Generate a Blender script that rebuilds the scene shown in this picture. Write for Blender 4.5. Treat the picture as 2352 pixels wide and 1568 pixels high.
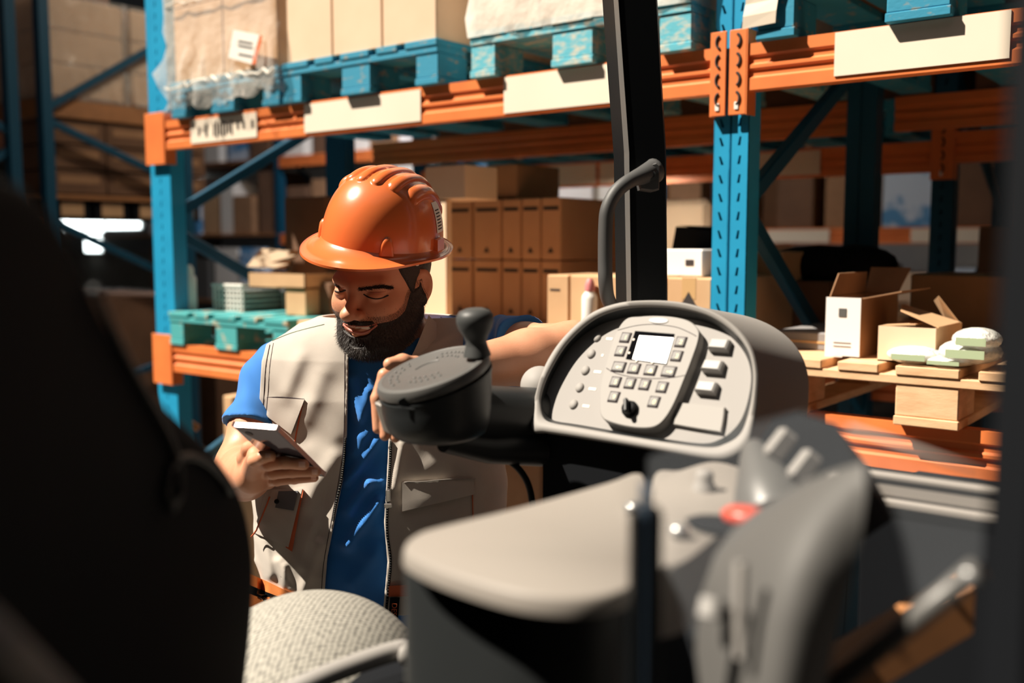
import bpy, bmesh, math, random
import numpy as np
from mathutils import Vector, Matrix
from mathutils.bvhtree import BVHTree
random.seed(5); np.random.seed(5)
for _o in list(bpy.data.objects): bpy.data.objects.remove(_o)
SC = bpy.context.scene; COL = SC.collection

# ------------------------------------------------------------------ camera, world, sun, exposure
PITCH = math.atan(224/2286.7); CZ = 1.6; F = 2286.7
cd = bpy.data.cameras.new('camera'); cam = bpy.data.objects.new('camera', cd); COL.objects.link(cam)
cam.location = (0, 0, CZ); cam.rotation_euler = (math.pi/2-PITCH, 0, 0)
cd.sensor_width = 36; cd.lens = 35; cd.clip_start = .01
cd.dof.use_dof = True; cd.dof.focus_distance = 1.95; cd.dof.aperture_fstop = 1.9
SC.camera = cam
W = bpy.data.worlds.new('world'); SC.world = W; W.use_nodes = True
W.node_tree.nodes['Background'].inputs[0].default_value = (.93, .95, 1, 1)
W.node_tree.nodes['Background'].inputs[1].default_value = .24
sl = bpy.data.lights.new('sun', 'SUN'); sl.energy = 11.0; sl.angle = .012; sl.color = (1, .90, .76)
sun = bpy.data.objects.new('sun', sl); COL.objects.link(sun)
SUN = Vector((-.62, -.05, .78)).normalized()
sun.rotation_euler = SUN.to_track_quat('Z', 'Y').to_euler(); sun.location = SUN*8
SC.view_settings.view_transform = 'Standard'; SC.view_settings.look = 'None'
SC.view_settings.exposure = 0.0; SC.view_settings.gamma = 1; SC.view_settings.use_curve_mapping = False

# ------------------------------------------------------------------ measuring helpers
cp, sp = math.cos(PITCH), math.sin(PITCH)
CAM = np.array([0, 0, CZ])
def ray(px, py):
    x = (px-1176)/F; y = -(py-784)/F
    return np.array([x, cp+y*sp, -sp+y*cp])
def at(px, py, Y):
    r = ray(px, py); return CAM + r*(Y/r[1])
def hitp(px, py, P0, N, off=0.):
    r = ray(px, py); N = np.array(N); P0 = np.array(P0)+N*off
    return CAM + r*(((P0-CAM)@N)/(r@N))
TH = math.radians(51.85)
U = np.array([math.sin(TH), -math.cos(TH), 0.]); V = np.array([math.cos(TH), math.sin(TH), 0.]); Z = np.array([0, 0, 1.])
R0 = np.array([.60, 2.72, 0.])
def rk(a, b, z): return R0 + U*a + V*b + Z*z
def rp(px, py, b=0.):
    p = hitp(px, py, R0+V*b, V); d = p-R0
    return float(d@U), float(p[2])

# ------------------------------------------------------------------ materials
MATS = {}
def mat(name, col, rough=.6, metal=0., noise=None, bump=None, coat=0., emis=None, alpha=None, spec=.5, trans=0., c2=None, stretch=(1,1,1), sheen=0.):
    m = bpy.data.materials.new(name); m.use_nodes = True; nt = m.node_tree; N = nt.nodes; L = nt.links
    b = N['Principled BSDF']; b.inputs['Base Color'].default_value = (*col, 1)
    b.inputs['Roughness'].default_value = rough; b.inputs['Metallic'].default_value = metal
    b.inputs['Specular IOR Level'].default_value = spec; b.inputs['Coat Weight'].default_value = coat
    b.inputs['Coat Roughness'].default_value = .12; b.inputs['Transmission Weight'].default_value = trans
    b.inputs['Sheen Weight'].default_value = sheen
    if alpha is not None: b.inputs['Alpha'].default_value = alpha
    if emis: b.inputs['Emission Color'].default_value = (*emis[0], 1); b.inputs['Emission Strength'].default_value = emis[1]
    tc = N.new('ShaderNodeTexCoord'); mp = N.new('ShaderNodeMapping'); mp.inputs['Scale'].default_value = stretch
    L.new(tc.outputs['Object'], mp.inputs['Vector'])
    if noise:
        sc, lo, hi = noise
        n = N.new('ShaderNodeTexNoise'); n.inputs['Scale'].default_value = sc; n.inputs['Detail'].default_value = 6
        r = N.new('ShaderNodeValToRGB'); r.color_ramp.elements[0].position = lo; r.color_ramp.elements[1].position = hi
        r.color_ramp.elements[0].color = (*(c2 or [c*.75 for c in col]), 1); r.color_ramp.elements[1].color = (*col, 1)
        L.new(mp.outputs[0], n.inputs['Vector']); L.new(n.outputs[0], r.inputs[0]); L.new(r.outputs[0], b.inputs['Base Color'])
    if bump:
        sc, st = bump[:2]
        n = N.new('ShaderNodeTexNoise'); n.inputs['Scale'].default_value = sc; n.inputs['Detail'].default_value = 4
        bp = N.new('ShaderNodeBump'); bp.inputs['Strength'].default_value = st; bp.inputs['Distance'].default_value = bump[2] if len(bump) > 2 else .002
        L.new(mp.outputs[0], n.inputs['Vector']); L.new(n.outputs[0], bp.inputs['Height']); L.new(bp.outputs[0], b.inputs['Normal'])
    MATS[name] = m; return m
card = mat('cardboard', (.60,.37,.20), .85, noise=(6,.3,.75), c2=(.50,.30,.155), bump=(120,.1))
card_pale = mat('cardboard_pale', (.76,.56,.39), .85, noise=(5,.3,.75), c2=(.69,.49,.33))
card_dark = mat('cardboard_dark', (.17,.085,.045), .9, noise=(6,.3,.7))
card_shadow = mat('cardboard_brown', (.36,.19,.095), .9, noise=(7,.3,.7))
tape = mat('tape', (.55,.34,.16), .3)
ink = mat('ink', (.03,.022,.02), .8)
redpaper = mat('orange_paper', (.75,.16,.05), .6)
white = mat('white_paper', (.80,.76,.70), .6)
whitebox = mat('white_card', (.80,.75,.72), .7)
cream = mat('label_cream', (.80,.70,.57), .55, noise=(3,.3,.7), c2=(.76,.65,.52))
orange = mat('rack_orange', (.76,.21,.055), .42, noise=(8,.3,.7), c2=(.68,.17,.045), bump=(300,.05))
blue = mat('rack_blue', (.016,.30,.53), .38, noise=(8,.3,.7), c2=(.014,.26,.47))
card_red = mat('cardboard_reddish', (.56,.31,.17), .88, noise=(6,.3,.7), c2=(.49,.26,.14))
blueshade = mat('rack_blue_shaded', (.006,.065,.12), .5, spec=.3)  # rack blue with the shade of the rack's inside put into the colour
steel = mat('zinc_steel', (.55,.55,.55), .35, .8)
pblue = mat('pallet_blue', (.02,.24,.38), .8, noise=(26,.28,.42), c2=(.30,.27,.20), bump=(60,.3), stretch=(1,1,2))
pcyan = mat('pallet_cyan', (.10,.42,.52), .8, noise=(28,.34,.54), c2=(.50,.50,.42), bump=(60,.3), stretch=(1,1,2))
pteal = mat('pallet_teal', (.05,.33,.34), .8, noise=(18,.30,.44), c2=(.55,.42,.27), bump=(60,.3))
wood = mat('pallet_wood', (.78,.50,.29), .8, noise=(14,.3,.7), c2=(.60,.36,.19), bump=(90,.2), stretch=(1,1,5))
wooddark = mat('wood_brown', (.40,.17,.06), .6, noise=(10,.3,.7))
concrete = mat('concrete_floor', (.17,.15,.135), .55, noise=(2,.3,.7), c2=(.12,.105,.095))
wallm = mat('wall_panel', (.45,.41,.36), .8, noise=(1.5,.3,.7))
ceil_m = mat('ceiling_panel', (.10,.10,.11), .8)
winlit = mat('window_daylight', (.9,.95,1), .5, emis=((.9,1,1), 6.0))
plastic_lt = mat('panel_grey', (.29,.275,.26), .6, bump=(900,.12,.0005), spec=.2)
plastic_md = mat('grey_plastic', (.10,.098,.094), .38, bump=(700,.15,.0005))
plastic_dk = mat('charcoal_plastic', (.016,.018,.019), .42, bump=(700,.15,.0005), spec=.35)
arm_gr = mat('armrest_grey', (.26,.235,.21), .5, bump=(500,.1,.0005), spec=.3)
black = mat('black_paint', (.005,.006,.007), .4, spec=.15)
blackm = mat('black_matte', (.005,.006,.008), .8, spec=.12)
rubber = mat('handle_rubber', (.062,.062,.062), .55, bump=(800,.2,.0005))
knobm = mat('knob_plastic', (.050,.052,.052), .5, spec=.35)
seatcloth = mat('seat_weave', (.27,.255,.22), .85)
silver = mat('rocker_silver', (.33,.32,.31), .4, .05, spec=.3)
screen_m = mat('display_face', (.80,.78,.74), .25, emis=((1,.97,.88), .35))
keym = mat('key_cap', (.24,.232,.225), .6, spec=.2)
keyink = mat('key_digit', (.95,.85,.50), .6, spec=.1, emis=((1,.9,.5), .25))
seam = mat('seam_line', (.03,.02,.025), .8, spec=.1)
redpl = mat('red_plastic', (.55,.06,.03), .35)
vestm = mat('vest_canvas', (.46,.415,.365), .9, bump=(900,.35,.0006), noise=(18,.3,.7), c2=(.42,.375,.33), sheen=.1)
vestdk = mat('vest_dark_tab', (.10,.105,.115), .6)
vestor = mat('vest_orange', (.80,.25,.06), .7, bump=(700,.2,.0006))
vestrust = mat('vest_orange_trim', (.50,.10,.03), .8)
shirt = mat('shirt_blue', (.012,.155,.50), .85, bump=(1200,.25,.0004), sheen=.25)
skin = mat('skin', (.62,.30,.18), .48, noise=(22,.3,.75), c2=(.55,.24,.135), bump=(420,.25,.0008))
skin.node_tree.nodes['Principled BSDF'].inputs['Subsurface Weight'].default_value = .12
skin.node_tree.nodes['Principled BSDF'].inputs['Subsurface Radius'].default_value = (.012,.004,.002)
nailm = mat('nail', (.72,.42,.32), .3)
lipm = mat('lip', (.50,.17,.12), .4)
hairm = mat('dark_hair', (.016,.010,.008), .6, bump=(300,.6,.002))
teethm = mat('teeth', (.75,.68,.58), .25)
helm = mat('helmet_orange', (.72,.165,.045), .28, coat=.45, noise=(9,.3,.7), c2=(.68,.15,.038), bump=(60,.06,.002))
phone_m = mat('phone_back', (.09,.072,.085), .10, .2)
phone_e = mat('phone_edge', (.75,.62,.60), .3, .6)
metal = mat('zip_metal', (.45,.44,.42), .25, .9)
denim = mat('trousers_dark', (.03,.032,.036), .9)
bootm = mat('boot_leather', (.03,.02,.015), .6)
# clear sheets: glossy film and acrylic
def clear(name, col, a, rough, bumpst=0, bscale=14, metal=0):
    m = mat(name, col, rough, metal, alpha=a, bump=(bscale, bumpst, .02) if bumpst else None); return m
film = clear('stretch_film', (.95,.9,.82), .26, .13, .6, 16)
filmW = clear('stretch_film_white', (.92,.88,.80), .62, .25, .6, 9)
acryl = clear('clear_acrylic', (.34,.37,.41), .07, .08)
bagm = clear('clear_bag', (.9,.9,.84), .75, .2, .7, 40)
# seat weave : real bump from two crossed waves
def weave(m, sc=150):
    nt = m.node_tree; N = nt.nodes; L = nt.links; b = N['Principled BSDF']
    tc = N.new('ShaderNodeTexCoord'); v = N.new('ShaderNodeTexVoronoi'); v.voronoi_dimensions = '2D'; v.inputs['Scale'].default_value = sc; v.inputs['Randomness'].default_value = .25
    mp = N.new('ShaderNodeMapping'); mp.inputs['Scale'].default_value = (1, .6, 1); mp.inputs['Rotation'].default_value = (0, 0, .7)
    L.new(tc.outputs['Object'], mp.inputs[0]); L.new(mp.outputs[0], v.inputs['Vector'])
    r = N.new('ShaderNodeValToRGB'); r.color_ramp.elements[0].color = (.40,.38,.33,1); r.color_ramp.elements[1].color = (.10,.095,.085,1)
    r.color_ramp.elements[0].position = .25; r.color_ramp.elements[1].position = .62
    L.new(v.outputs['Distance'], r.inputs[0]); L.new(r.outputs[0], b.inputs['Base Color'])
weave(seatcloth, 170)

# ------------------------------------------------------------------ mesh helpers
class MB:
    def __init__(s): s.v = []; s.f = []
    def add(s, vs, fs):
        o = len(s.v); s.v += [tuple(map(float, p)) for p in vs]; s.f += [tuple(i+o for i in q) for q in fs]; return s
    def box(s, o, e1, e2, e3, bev=0.):
        """box from corner o with edge vectors; optional chamfer"""
        o, e1, e2, e3 = map(lambda q: np.array(q, float), (o, e1, e2, e3))
        if np.cross(e1, e2)@e3 < 0: e1, e2 = e2, e1
        if not bev:
            vs = [o, o+e1, o+e1+e2, o+e2, o+e3, o+e1+e3, o+e1+e2+e3, o+e2+e3]
            return s.add(vs, [(3,2,1,0),(4,5,6,7),(0,1,5,4),(1,2,6,5),(2,3,7,6),(3,0,4,7)])
        E = [e1, e2, e3]; Ln = [np.linalg.norm(e) for e in E]; bev = min(bev, min(Ln)*.45); D = [e/l*bev for e, l in zip(E, Ln)]
        vs = []; idx = {}
        for i in (0,1):
            for j in (0,1):
                for k in (0,1):
                    c = o+E[0]*i+E[1]*j+E[2]*k; sg = [1-2*i, 1-2*j, 1-2*k]
                    for ax in range(3):
                        p = c.copy()
                        for q in range(3):
                            if q != ax: p = p+D[q]*sg[q]
                        idx[(i,j,k,ax)] = len(vs); vs.append(p)
        fs = []
        for i in (0,1):
            q = [(i,0,0,0),(i,1,0,0),(i,1,1,0),(i,0,1,0)]; fs.append([idx[t] for t in (q if i else q[::-1])])
            q = [(0,i,0,1),(0,i,1,1),(1,i,1,1),(1,i,0,1)]; fs.append([idx[t] for t in (q if i else q[::-1])])
            q = [(0,0,i,2),(1,0,i,2),(1,1,i,2),(0,1,i,2)]; fs.append([idx[t] for t in (q if i else q[::-1])])
        for i in (0,1):
            for j in (0,1):
                fs.append([idx[(i,j,0,0)], idx[(i,j,1,0)], idx[(i,j,1,1)], idx[(i,j,0,1)]])
                fs.append([idx[(i,0,j,0)], idx[(i,1,j,0)], idx[(i,1,j,2)], idx[(i,0,j,2)]])
                fs.append([idx[(0,i,j,1)], idx[(1,i,j,1)], idx[(1,i,j,2)], idx[(0,i,j,2)]])
                for k in (0,1): fs.append([idx[(i,j,k,0)], idx[(i,j,k,1)], idx[(i,j,k,2)]])
        return s.add(vs, fs)
    def rbox(s, a0, a1, b0, b1, z0, z1, bev=0.):   # rack-aligned
        return s.box(rk(a0,b0,z0), U*(a1-a0), V*(b1-b0), Z*(z1-z0), bev)
    def tube(s, pts, r, n=12, cap=True, squash=None):
        pts = [np.array(p, float) for p in pts]; rs = r if hasattr(r, '__len__') else [r]*len(pts)
        up = np.array([.13, .27, .95]); vs = []; fs = []
        prev = None
        for i, p in enumerate(pts):
            t = pts[min(i+1, len(pts)-1)]-pts[max(i-1, 0)]; t = t/(np.linalg.norm(t)+1e-12)
            if prev is None:
                x = np.cross(up, t); x /= np.linalg.norm(x)
            else:
                x = prev-t*(prev@t); x /= np.linalg.norm(x)
            prev = x; y = np.cross(t, x)
            for k in range(n):
                an = 2*math.pi*k/n; vs.append(p+(x*math.cos(an)+y*math.sin(an))*rs[i])
        for i in range(len(pts)-1):
            for k in range(n):
                a = i*n+k; b = i*n+(k+1) % n; fs.append((a, b, b+n, a+n))
        if cap: fs.append(tuple(range(n))[::-1]); fs.append(tuple((len(pts)-1)*n+k for k in range(n)))
        return s.add(vs, fs)
    def lathe(s, o, ax, prof, n=40, ex=None, sx=1., sy=1.):
        """prof: list of (radius, height) along ax"""
        o = np.array(o, float); ax = np.array(ax, float); ax /= np.linalg.norm(ax)
        x = np.cross([0,0,1.], ax) if ex is None else np.array(ex, float)
        if np.linalg.norm(x) < 1e-3: x = np.array([1.,0,0])
        x = x-ax*(x@ax); x /= np.linalg.norm(x); y = np.cross(ax, x); vs = []; fs = []
        for r, h in prof:
            for k in range(n):
                t = 2*math.pi*k/n; vs.append(o+ax*h+(x*math.cos(t)*sx+y*math.sin(t)*sy)*r)
        for i in range(len(prof)-1):
            for k in range(n):
                a = i*n+k; b = i*n+(k+1) % n; fs.append((a, b, b+n, a+n))
        fs.append(tuple(range(n))[::-1]); fs.append(tuple((len(prof)-1)*n+k for k in range(n)))
        return s.add(vs, fs)
    def loops(s, Ls, closed=True, cap0=False, cap1=False):
        """skin through rings of equal length"""
        n = len(Ls[0]); vs = [p for l in Ls for p in l]; fs = []
        for i in range(len(Ls)-1):
            for k in range(n if closed else n-1):
                a = i*n+k; b = i*n+(k+1) % n; fs.append((a, b, b+n, a+n))
        if cap0: fs.append(tuple(range(n))[::-1])
        if cap1: fs.append(tuple((len(Ls)-1)*n+k for k in range(n)))
        return s.add(vs, fs)
    def ball(s, c, r, R=None, n=16):
        r = np.array(r if hasattr(r, '__len__') else [r]*3, float); R = np.eye(3) if R is None else R; vs = []; fs = []; m = n//2
        for i in range(m+1):
            for k in range(n):
                ph = math.pi*i/m; th = 2*math.pi*k/n
                vs.append(np.array(c)+R@(r*np.array([math.sin(ph)*math.cos(th), math.sin(ph)*math.sin(th), math.cos(ph)])))
        for i in range(m):
            for k in range(n):
                a = i*n+k; b = i*n+(k+1) % n; fs.append((a, a+n, b+n, b))
        return s.add(vs, fs)
    def build(s, name, m, parent=None, smooth=None, label=None, kind=None):
        me = bpy.data.meshes.new(name); me.from_pydata(s.v, [], s.f); me.validate()
        bm = bmesh.new(); bm.from_mesh(me); bmesh.ops.remove_doubles(bm, verts=bm.verts, dist=1e-6)
        bmesh.ops.recalc_face_normals(bm, faces=bm.faces); bm.to_mesh(me); bm.free()
        return link(name, me, m, parent, smooth, label, kind)
def link(name, me, m, parent=None, smooth=None, label=None, kind=None):
    if m: me.materials.append(m)
    o = bpy.data.objects.new(name, me); COL.objects.link(o)
    if parent is not None:
        o.parent = parent; o.matrix_parent_inverse = world_of(parent).inverted()
    if smooth:
        me.shade_smooth()
        if smooth < 3: me.set_sharp_from_angle(angle=smooth)
    if label: o['label'] = label
    if kind: o['kind'] = kind
    return o
def world_of(o):
    Mx = o.matrix_basis.copy()
    return (world_of(o.parent) @ o.matrix_parent_inverse @ Mx) if o.parent else Mx
def thing(name, label, cat, loc=(0,0,0), group=None):
    o = bpy.data.objects.new(name, None); COL.objects.link(o); o.location = Vector(tuple(map(float, loc)))
    o.empty_display_size = .05
    o['label'] = label; o['category'] = cat
    if len(label.split()) > 16 or len(label.split()) < 4: print('LABEL', label)
    if group: o['group'] = group
    return o
def tag(o, label, cat, group=None):
    o['label'] = label; o['category'] = cat
    if group: o['group'] = group
    return o
def struct(o): o['kind'] = 'structure'; return o
def text_mesh(txt, size, depth, o, ex, ey):
    """lettering as a mesh; o = centre, ex/ey = unit axes"""
    cu = bpy.data.curves.new('t', 'FONT'); cu.body = txt; cu.size = size; cu.extrude = depth; cu.align_x = 'CENTER'; cu.align_y = 'CENTER'
    cu.resolution_u = 3
    ob = bpy.data.objects.new('t', cu); COL.objects.link(ob)
    dg = bpy.context.evaluated_depsgraph_get(); me = bpy.data.meshes.new_from_object(ob.evaluated_get(dg))
    bpy.data.objects.remove(ob); bpy.data.curves.remove(cu)
    ez = np.cross(ex, ey); Mx = Matrix([[ex[i], ey[i], ez[i], o[i]] for i in range(3)]+[[0,0,0,1]]); me.transform(Mx); return me

# ------------------------------------------------------------------ signed-distance modelling (numpy surface nets)
def vv(p): return np.array(p, float)
def smin(a, b, k):
    h = np.clip(.5+.5*(b-a)/k, 0, 1); return b*(1-h)+a*h-k*h*(1-h)
def smax(a, b, k): return -smin(-a, -b, k)
def ell(P, c, r):
    r = vv(r); q = P-vv(c); k0 = np.sqrt(((q/r)**2).sum(1)); k1 = np.sqrt(((q/r**2)**2).sum(1))+1e-9
    return k0*(k0-1)/k1
def cap(P, a, b, ra, rb=None):
    a = vv(a); b = vv(b); rb = ra if rb is None else rb; ab = b-a; t = np.clip(((P-a)@ab)/(ab@ab), 0, 1)
    return np.linalg.norm(P-a-t[:,None]*ab, axis=1)-(ra+(rb-ra)*t)
def chain(P, pts, rs, k=.006):
    d = None
    for i in range(len(pts)-1):
        c = cap(P, pts[i], pts[i+1], rs[i], rs[i+1]); d = c if d is None else smin(d, c, k)
    return d
def nets(f, lo, hi, h, slack=1.7):
    lo = vv(lo); n = [int(math.ceil((hi[i]-lo[i])/h/8))*8 for i in range(3)]; nb = [q//8 for q in n]
    g = np.stack(np.meshgrid(*[np.arange(q) for q in nb], indexing='ij'), -1).reshape(-1, 3)
    cen = lo+(g*8+3.5)*h; d = f(cen); A = np.full(n, 1., np.float32)
    A4 = A.reshape(nb[0],8,nb[1],8,nb[2],8); sg = np.sign(d).reshape(nb)
    A4[:] = sg[:,None,:,None,:,None]
    act = g[np.abs(d) < 8*h*.87*slack+h]
    off = np.stack(np.meshgrid(*[np.arange(8)]*3, indexing='ij'), -1).reshape(-1, 3)
    for c0 in range(0, len(act), 600):
        ac = act[c0:c0+600]; ii = (ac[:,None,:]*8+off[None]).reshape(-1, 3); val = f(lo+ii*h)
        A[ii[:,0], ii[:,1], ii[:,2]] = val
    S = A < 0
    c = [S[i:n[0]-1+i, j:n[1]-1+j, k:n[2]-1+k] for i in (0,1) for j in (0,1) for k in (0,1)]
    anyS = np.logical_or.reduce(c); allS = np.logical_and.reduce(c); cm = anyS & ~allS
    ci = np.argwhere(cm); idx = np.full(cm.shape, -1, np.int64); idx[cm] = np.arange(len(ci))
    acc = np.zeros((len(ci), 3)); cnt = np.zeros(len(ci))
    for ax in range(3):
        e = [0,0,0]; e[ax] = 1; ot = [q for q in range(3) if q != ax]
        for s1 in (0,1):
            for s2 in (0,1):
                o = [0,0,0]; o[ot[0]] = s1; o[ot[1]] = s2
                p = ci+o; q = p+e
                va = A[p[:,0],p[:,1],p[:,2]]; vb = A[q[:,0],q[:,1],q[:,2]]
                m = (va < 0) != (vb < 0); t = np.where(m, va/(va-vb+1e-20), 0)
                pt = np.tile(np.array(o, float), (len(ci), 1)); pt[:,ax] += t
                acc[m] += pt[m]; cnt[m] += 1
    vs = lo+(ci+acc/cnt[:,None])*h; fs = []
    for ax in range(3):
        o1, o2 = [(1,2),(2,0),(0,1)][ax]; e = [0,0,0]; e[ax] = 1
        sl0 = [slice(1, n[q]-1) for q in range(3)]; sl0[ax] = slice(0, n[ax]-1); sl1 = list(sl0); sl1[ax] = slice(1, n[ax])
        a = S[tuple(sl0)]; b = S[tuple(sl1)]
        for flip, m in ((0, a & ~b), (1, ~a & b)):
            w = np.argwhere(m)
            for q in range(3):
                if q != ax: w[:,q] += 1
            def cell(d1, d2):
                z = w.copy(); z[:,o1] -= d1; z[:,o2] -= d2; return idx[z[:,0], z[:,1], z[:,2]]
            Q = np.stack([cell(1,1), cell(0,1), cell(0,0), cell(1,0)], 1)
            if flip: Q = Q[:, ::-1]
            fs.append(Q)
    fs = np.concatenate(fs); fs = fs[(fs >= 0).all(1)]; return vs, fs
def np_mesh(name, parts):
    vs = []; fs = []; o = 0
    for v, f_ in parts: vs.append(v); fs.append(f_+o); o += len(v)
    vs = np.concatenate(vs); fs = np.concatenate(fs); me = bpy.data.meshes.new(name)
    me.vertices.add(len(vs)); me.vertices.foreach_set('co', vs.astype(np.float32).ravel())
    me.loops.add(len(fs)*4); me.loops.foreach_set('vertex_index', fs.astype(np.int32).ravel())
    me.polygons.add(len(fs)); me.polygons.foreach_set('loop_start', np.arange(0, len(fs)*4, 4, dtype=np.int32))
    me.update(); me.validate(); me.shade_smooth(); return me

# ================================================================== THE HALL
def rbox_obj(name, a0, a1, b0, b1, z0, z1, m, parent=None, bev=0., **k):
    return MB().rbox(a0, a1, b0, b1, z0, z1, bev).build(name, m, parent, **k)
struct(rbox_obj('floor', -34, 12, -10, 9, -.1, 0, concrete))
struct(rbox_obj('wall_back', -34, 12, 9, 9.2, 0, 6, wallm))
struct(MB().rbox(-34, 12, -1.3, 9.2, 6, 6.15).rbox(-34, 12, -10, -5.4, 6, 6.15).rbox(3.2, 12, -5.4, -1.3, 6, 6.15).rbox(-34, -8.5, -5.4, -1.3, 6, 6.15).build('ceiling', ceil_m))
struct(rbox_obj('wall_front', -34, 12, -10.2, -10, 0, 6, wallm)); struct(rbox_obj('wall_left', -34.2, -34, -10, 9.2, 0, 6, wallm)); struct(rbox_obj('wall_right', 12, 12.2, -10, 9.2, 0, 6, wallm))
wn = struct(thing('window_1', 'strip of bright daylight windows in the back wall', 'window', rk(-9, 9, 2)))
del wn['label'], wn['category']
for i in range(7):
    w_ = [(60,125,505,527),(142,188,506,528),(194,238,505,530),(196,232,534,578),(246,322,505,524),(415,455,380,430),(430,462,448,482)][i]
    q0 = rp(w_[0], w_[2], 8.95); q1 = rp(w_[1], w_[3], 8.95); rbox_obj('pane', q0[0], q1[0], 8.93, 8.97, q1[1], q0[1], winlit, wn)
MB().rbox(-30, -9.2, 8.95, 9.0, 1.4, 2.05).build('window_frame', steel, wn)

# ------------------------------------------------------------------ pallet racking
def post(a0, a1, b, z0, z1, front=-1, name='upright', parent=None, m=blue, slant=1, dep=.07, holes=True):
    """open C post: slotted face plate, side and back walls; the slots are real openings"""
    mb = MB(); y0 = b; y1 = b-front*dep
    w = a1-a0; t = .003
    mb.rbox(a0, a0+t, min(y0,y1), max(y0,y1), z0, z1); mb.rbox(a1-t, a1, min(y0,y1), max(y0,y1), z0, z1)
    mb.rbox(a0+t, a1-t, min(y1,y1+front*t), max(y1,y1+front*t), z0, z1)
    if not holes:
        mb.rbox(a0+t, a1-t, min(y0,y0-front*t), max(y0,y0-front*t), z0, z1); return mb.build(name, m, parent)
    c = (a0+a1)/2; hw = .0040; pt = .05; k = int((z1-z0)/pt); hh = .0115
    for i in range(k):
        zb = z0+i*pt; zc = zb+pt/2; s = slant*.003
        def q(x, z): return rk(x, y0, z)
        L0, L1 = c-hw-s, c-hw+s; Rr0, Rr1 = c+hw-s, c+hw+s
        zl, zh = zc-hh, zc+hh
        fs = [[(a0,zb),(a1,zb),(Rr0,zl),(L0,zl)], [(a0,zb),(L0,zl),(L1-.001,zh),(a0,zb+pt)], [(Rr0,zl),(a1,zb),(a1,zb+pt),(Rr1-.003,zh)], [(L1-.001,zh),(Rr1-.003,zh),(a1,zb+pt),(a0,zb+pt)]]
        for fq in fs: mb.add([q(*p) for p in fq], [(0,1,2,3)])
        # folded-in lips give each slot a visible thickness
        for (x0_, z0_), (x1_, z1_) in (((L0,zl),(L1-.001,zh)), ((Rr0,zl),(Rr1-.003,zh))):
            mb.add([q(x0_,z0_), q(x1_,z1_), q(x1_,z1_)+V*.006*(-front), q(x0_,z0_)+V*.006*(-front)], [(0,1,2,3)])
    return mb.build(name, m, parent)
def bar(mb, p, q, w=.022, d=.016, ax=None):
    p = vv(p); q = vv(q); t = q-p; n = np.cross(t, U); n /= np.linalg.norm(n)
    mb.box(p-n*w-U*d, n*2*w, U*2*d, t, .004)
def frame(a0, a1, b0, b1, z1, label, group=None, m=blue, slant=1, braces=(), holes=True, z0=0., mbrace=None):
    t = thing('rack_frame', label, 'rack frame', rk((a0+a1)/2, (b0+b1)/2, 0), group)
    post(a0, a1, b0, z0, z1, -1, 'upright', t, m, slant, holes=holes)
    post(a0, a1, b1, z0, z1, 1, 'upright', t, blueshade, slant, holes=False)
    for (u0, zz0, u1, zz1) in braces:
        mb = MB(); bar(mb, rk((a0+a1)/2, b0+.05+(b1-b0-.1)*u0, zz0), rk((a0+a1)/2, b0+.05+(b1-b0-.1)*u1, zz1), .024)
        mb.build('brace', mbrace or blueshade, t)
    for b in (b0, b1-.07):
        MB().rbox(a0+.001, a1-.001, b-.02, b+.09, 0, .008).build('foot_plate', blueshade, t)
    return t
def connector(a0, a1, b, z0, z1, parent, side, mirror=1, slots=True):
    mb = MB(); mb.rbox(a0, a1, b-.006, b-.001, z0, z1, .002)
    sa, sb = (a1-.004, a1+.002) if side > 0 else (a0-.002, a0+.004)
    mb.rbox(min(sa,sb), max(sa,sb), b-.005, b+.05, z0, z1)
    o = mb.build('connector', orange, parent)
    if slots:
        c = (a0+a1)/2
        for i in range(4):
            zc = z1-.028-i*.05; mb = MB()
            pts = [rk(c+mirror*(.010*math.cos(s)-.003), b-.0075, zc+.016*math.sin(s)) for s in np.linspace(-1.5, 1.5, 8)]
            mb.tube(pts, .0035, 6); mb.build('slot', ink, o)
        MB().rbox(c-.007, c+.005, b-.009, b-.006, z0+.014, z0+.034, .001).build('locking_pin', white, o)
def beam(a0, a1, b, zt, label, h=.12, d=.045, group=None, plates=(), conn=(1,1), ca=(.085,.085), m=orange, slots=(1,1), face=-1, zc=(.04,.062)):
    t = thing('rack_beam', label, 'rack beam', rk((a0+a1)/2, b, zt-h/2), group)
    y = b; g = .007
    prof = [(0,0),(0,.03),(g,.036),(g,.050),(0,.056),(0,.064),(g,.070),(g,.084),(0,.09),(0,h),(d,h),(d,0)]
    rings = [[rk(a, y+(-face)*p[0]-0.0, zt-h+p[1]) for p in prof] for a in (a0, a1)]
    MB().loops(rings, True, True, True).build('beam_profile', m, t)
    if conn[0]: connector(a0-ca[0], a0, b, zt-h-zc[1], zt+zc[0]*1., t, 1, 1, slots[0])
    if conn[1]: connector(a1, a1+ca[1], b, zt-h-zc[1], zt+zc[0], t, -1, -1, slots[1])
    for i, (p0, p1, mm, zz0, zz1) in enumerate(plates):
        lp = rbox_obj('label_plate', p0, p1, b-.004 if face < 0 else b+.001, b-.001 if face < 0 else b+.004, zt-h+zz0, zt-h+zz1, mm, t, label='cream label plate on the beam')
        pass
    return t
ZU, ZL = 2.123, 1.164
Lp = rp(363, 300)[0]; print('left post a', Lp, 'right', rp(1680,300)[0])
aR0, aR1 = rp(1640,300)[0], rp(1677,300)[0]; aS0, aS1 = rp(1680,300)[0], rp(1721,300)[0]
aL0, aL1 = rp(343,300)[0], rp(388,300)[0]
ZTOP = 3.6
frame(aR0, aR1, 0, 1.08, ZTOP, 'bright blue slotted rack upright, the one of the touching pair nearer the helmet', slant=-1, braces=((0,1.0,1,.5),))
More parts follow.
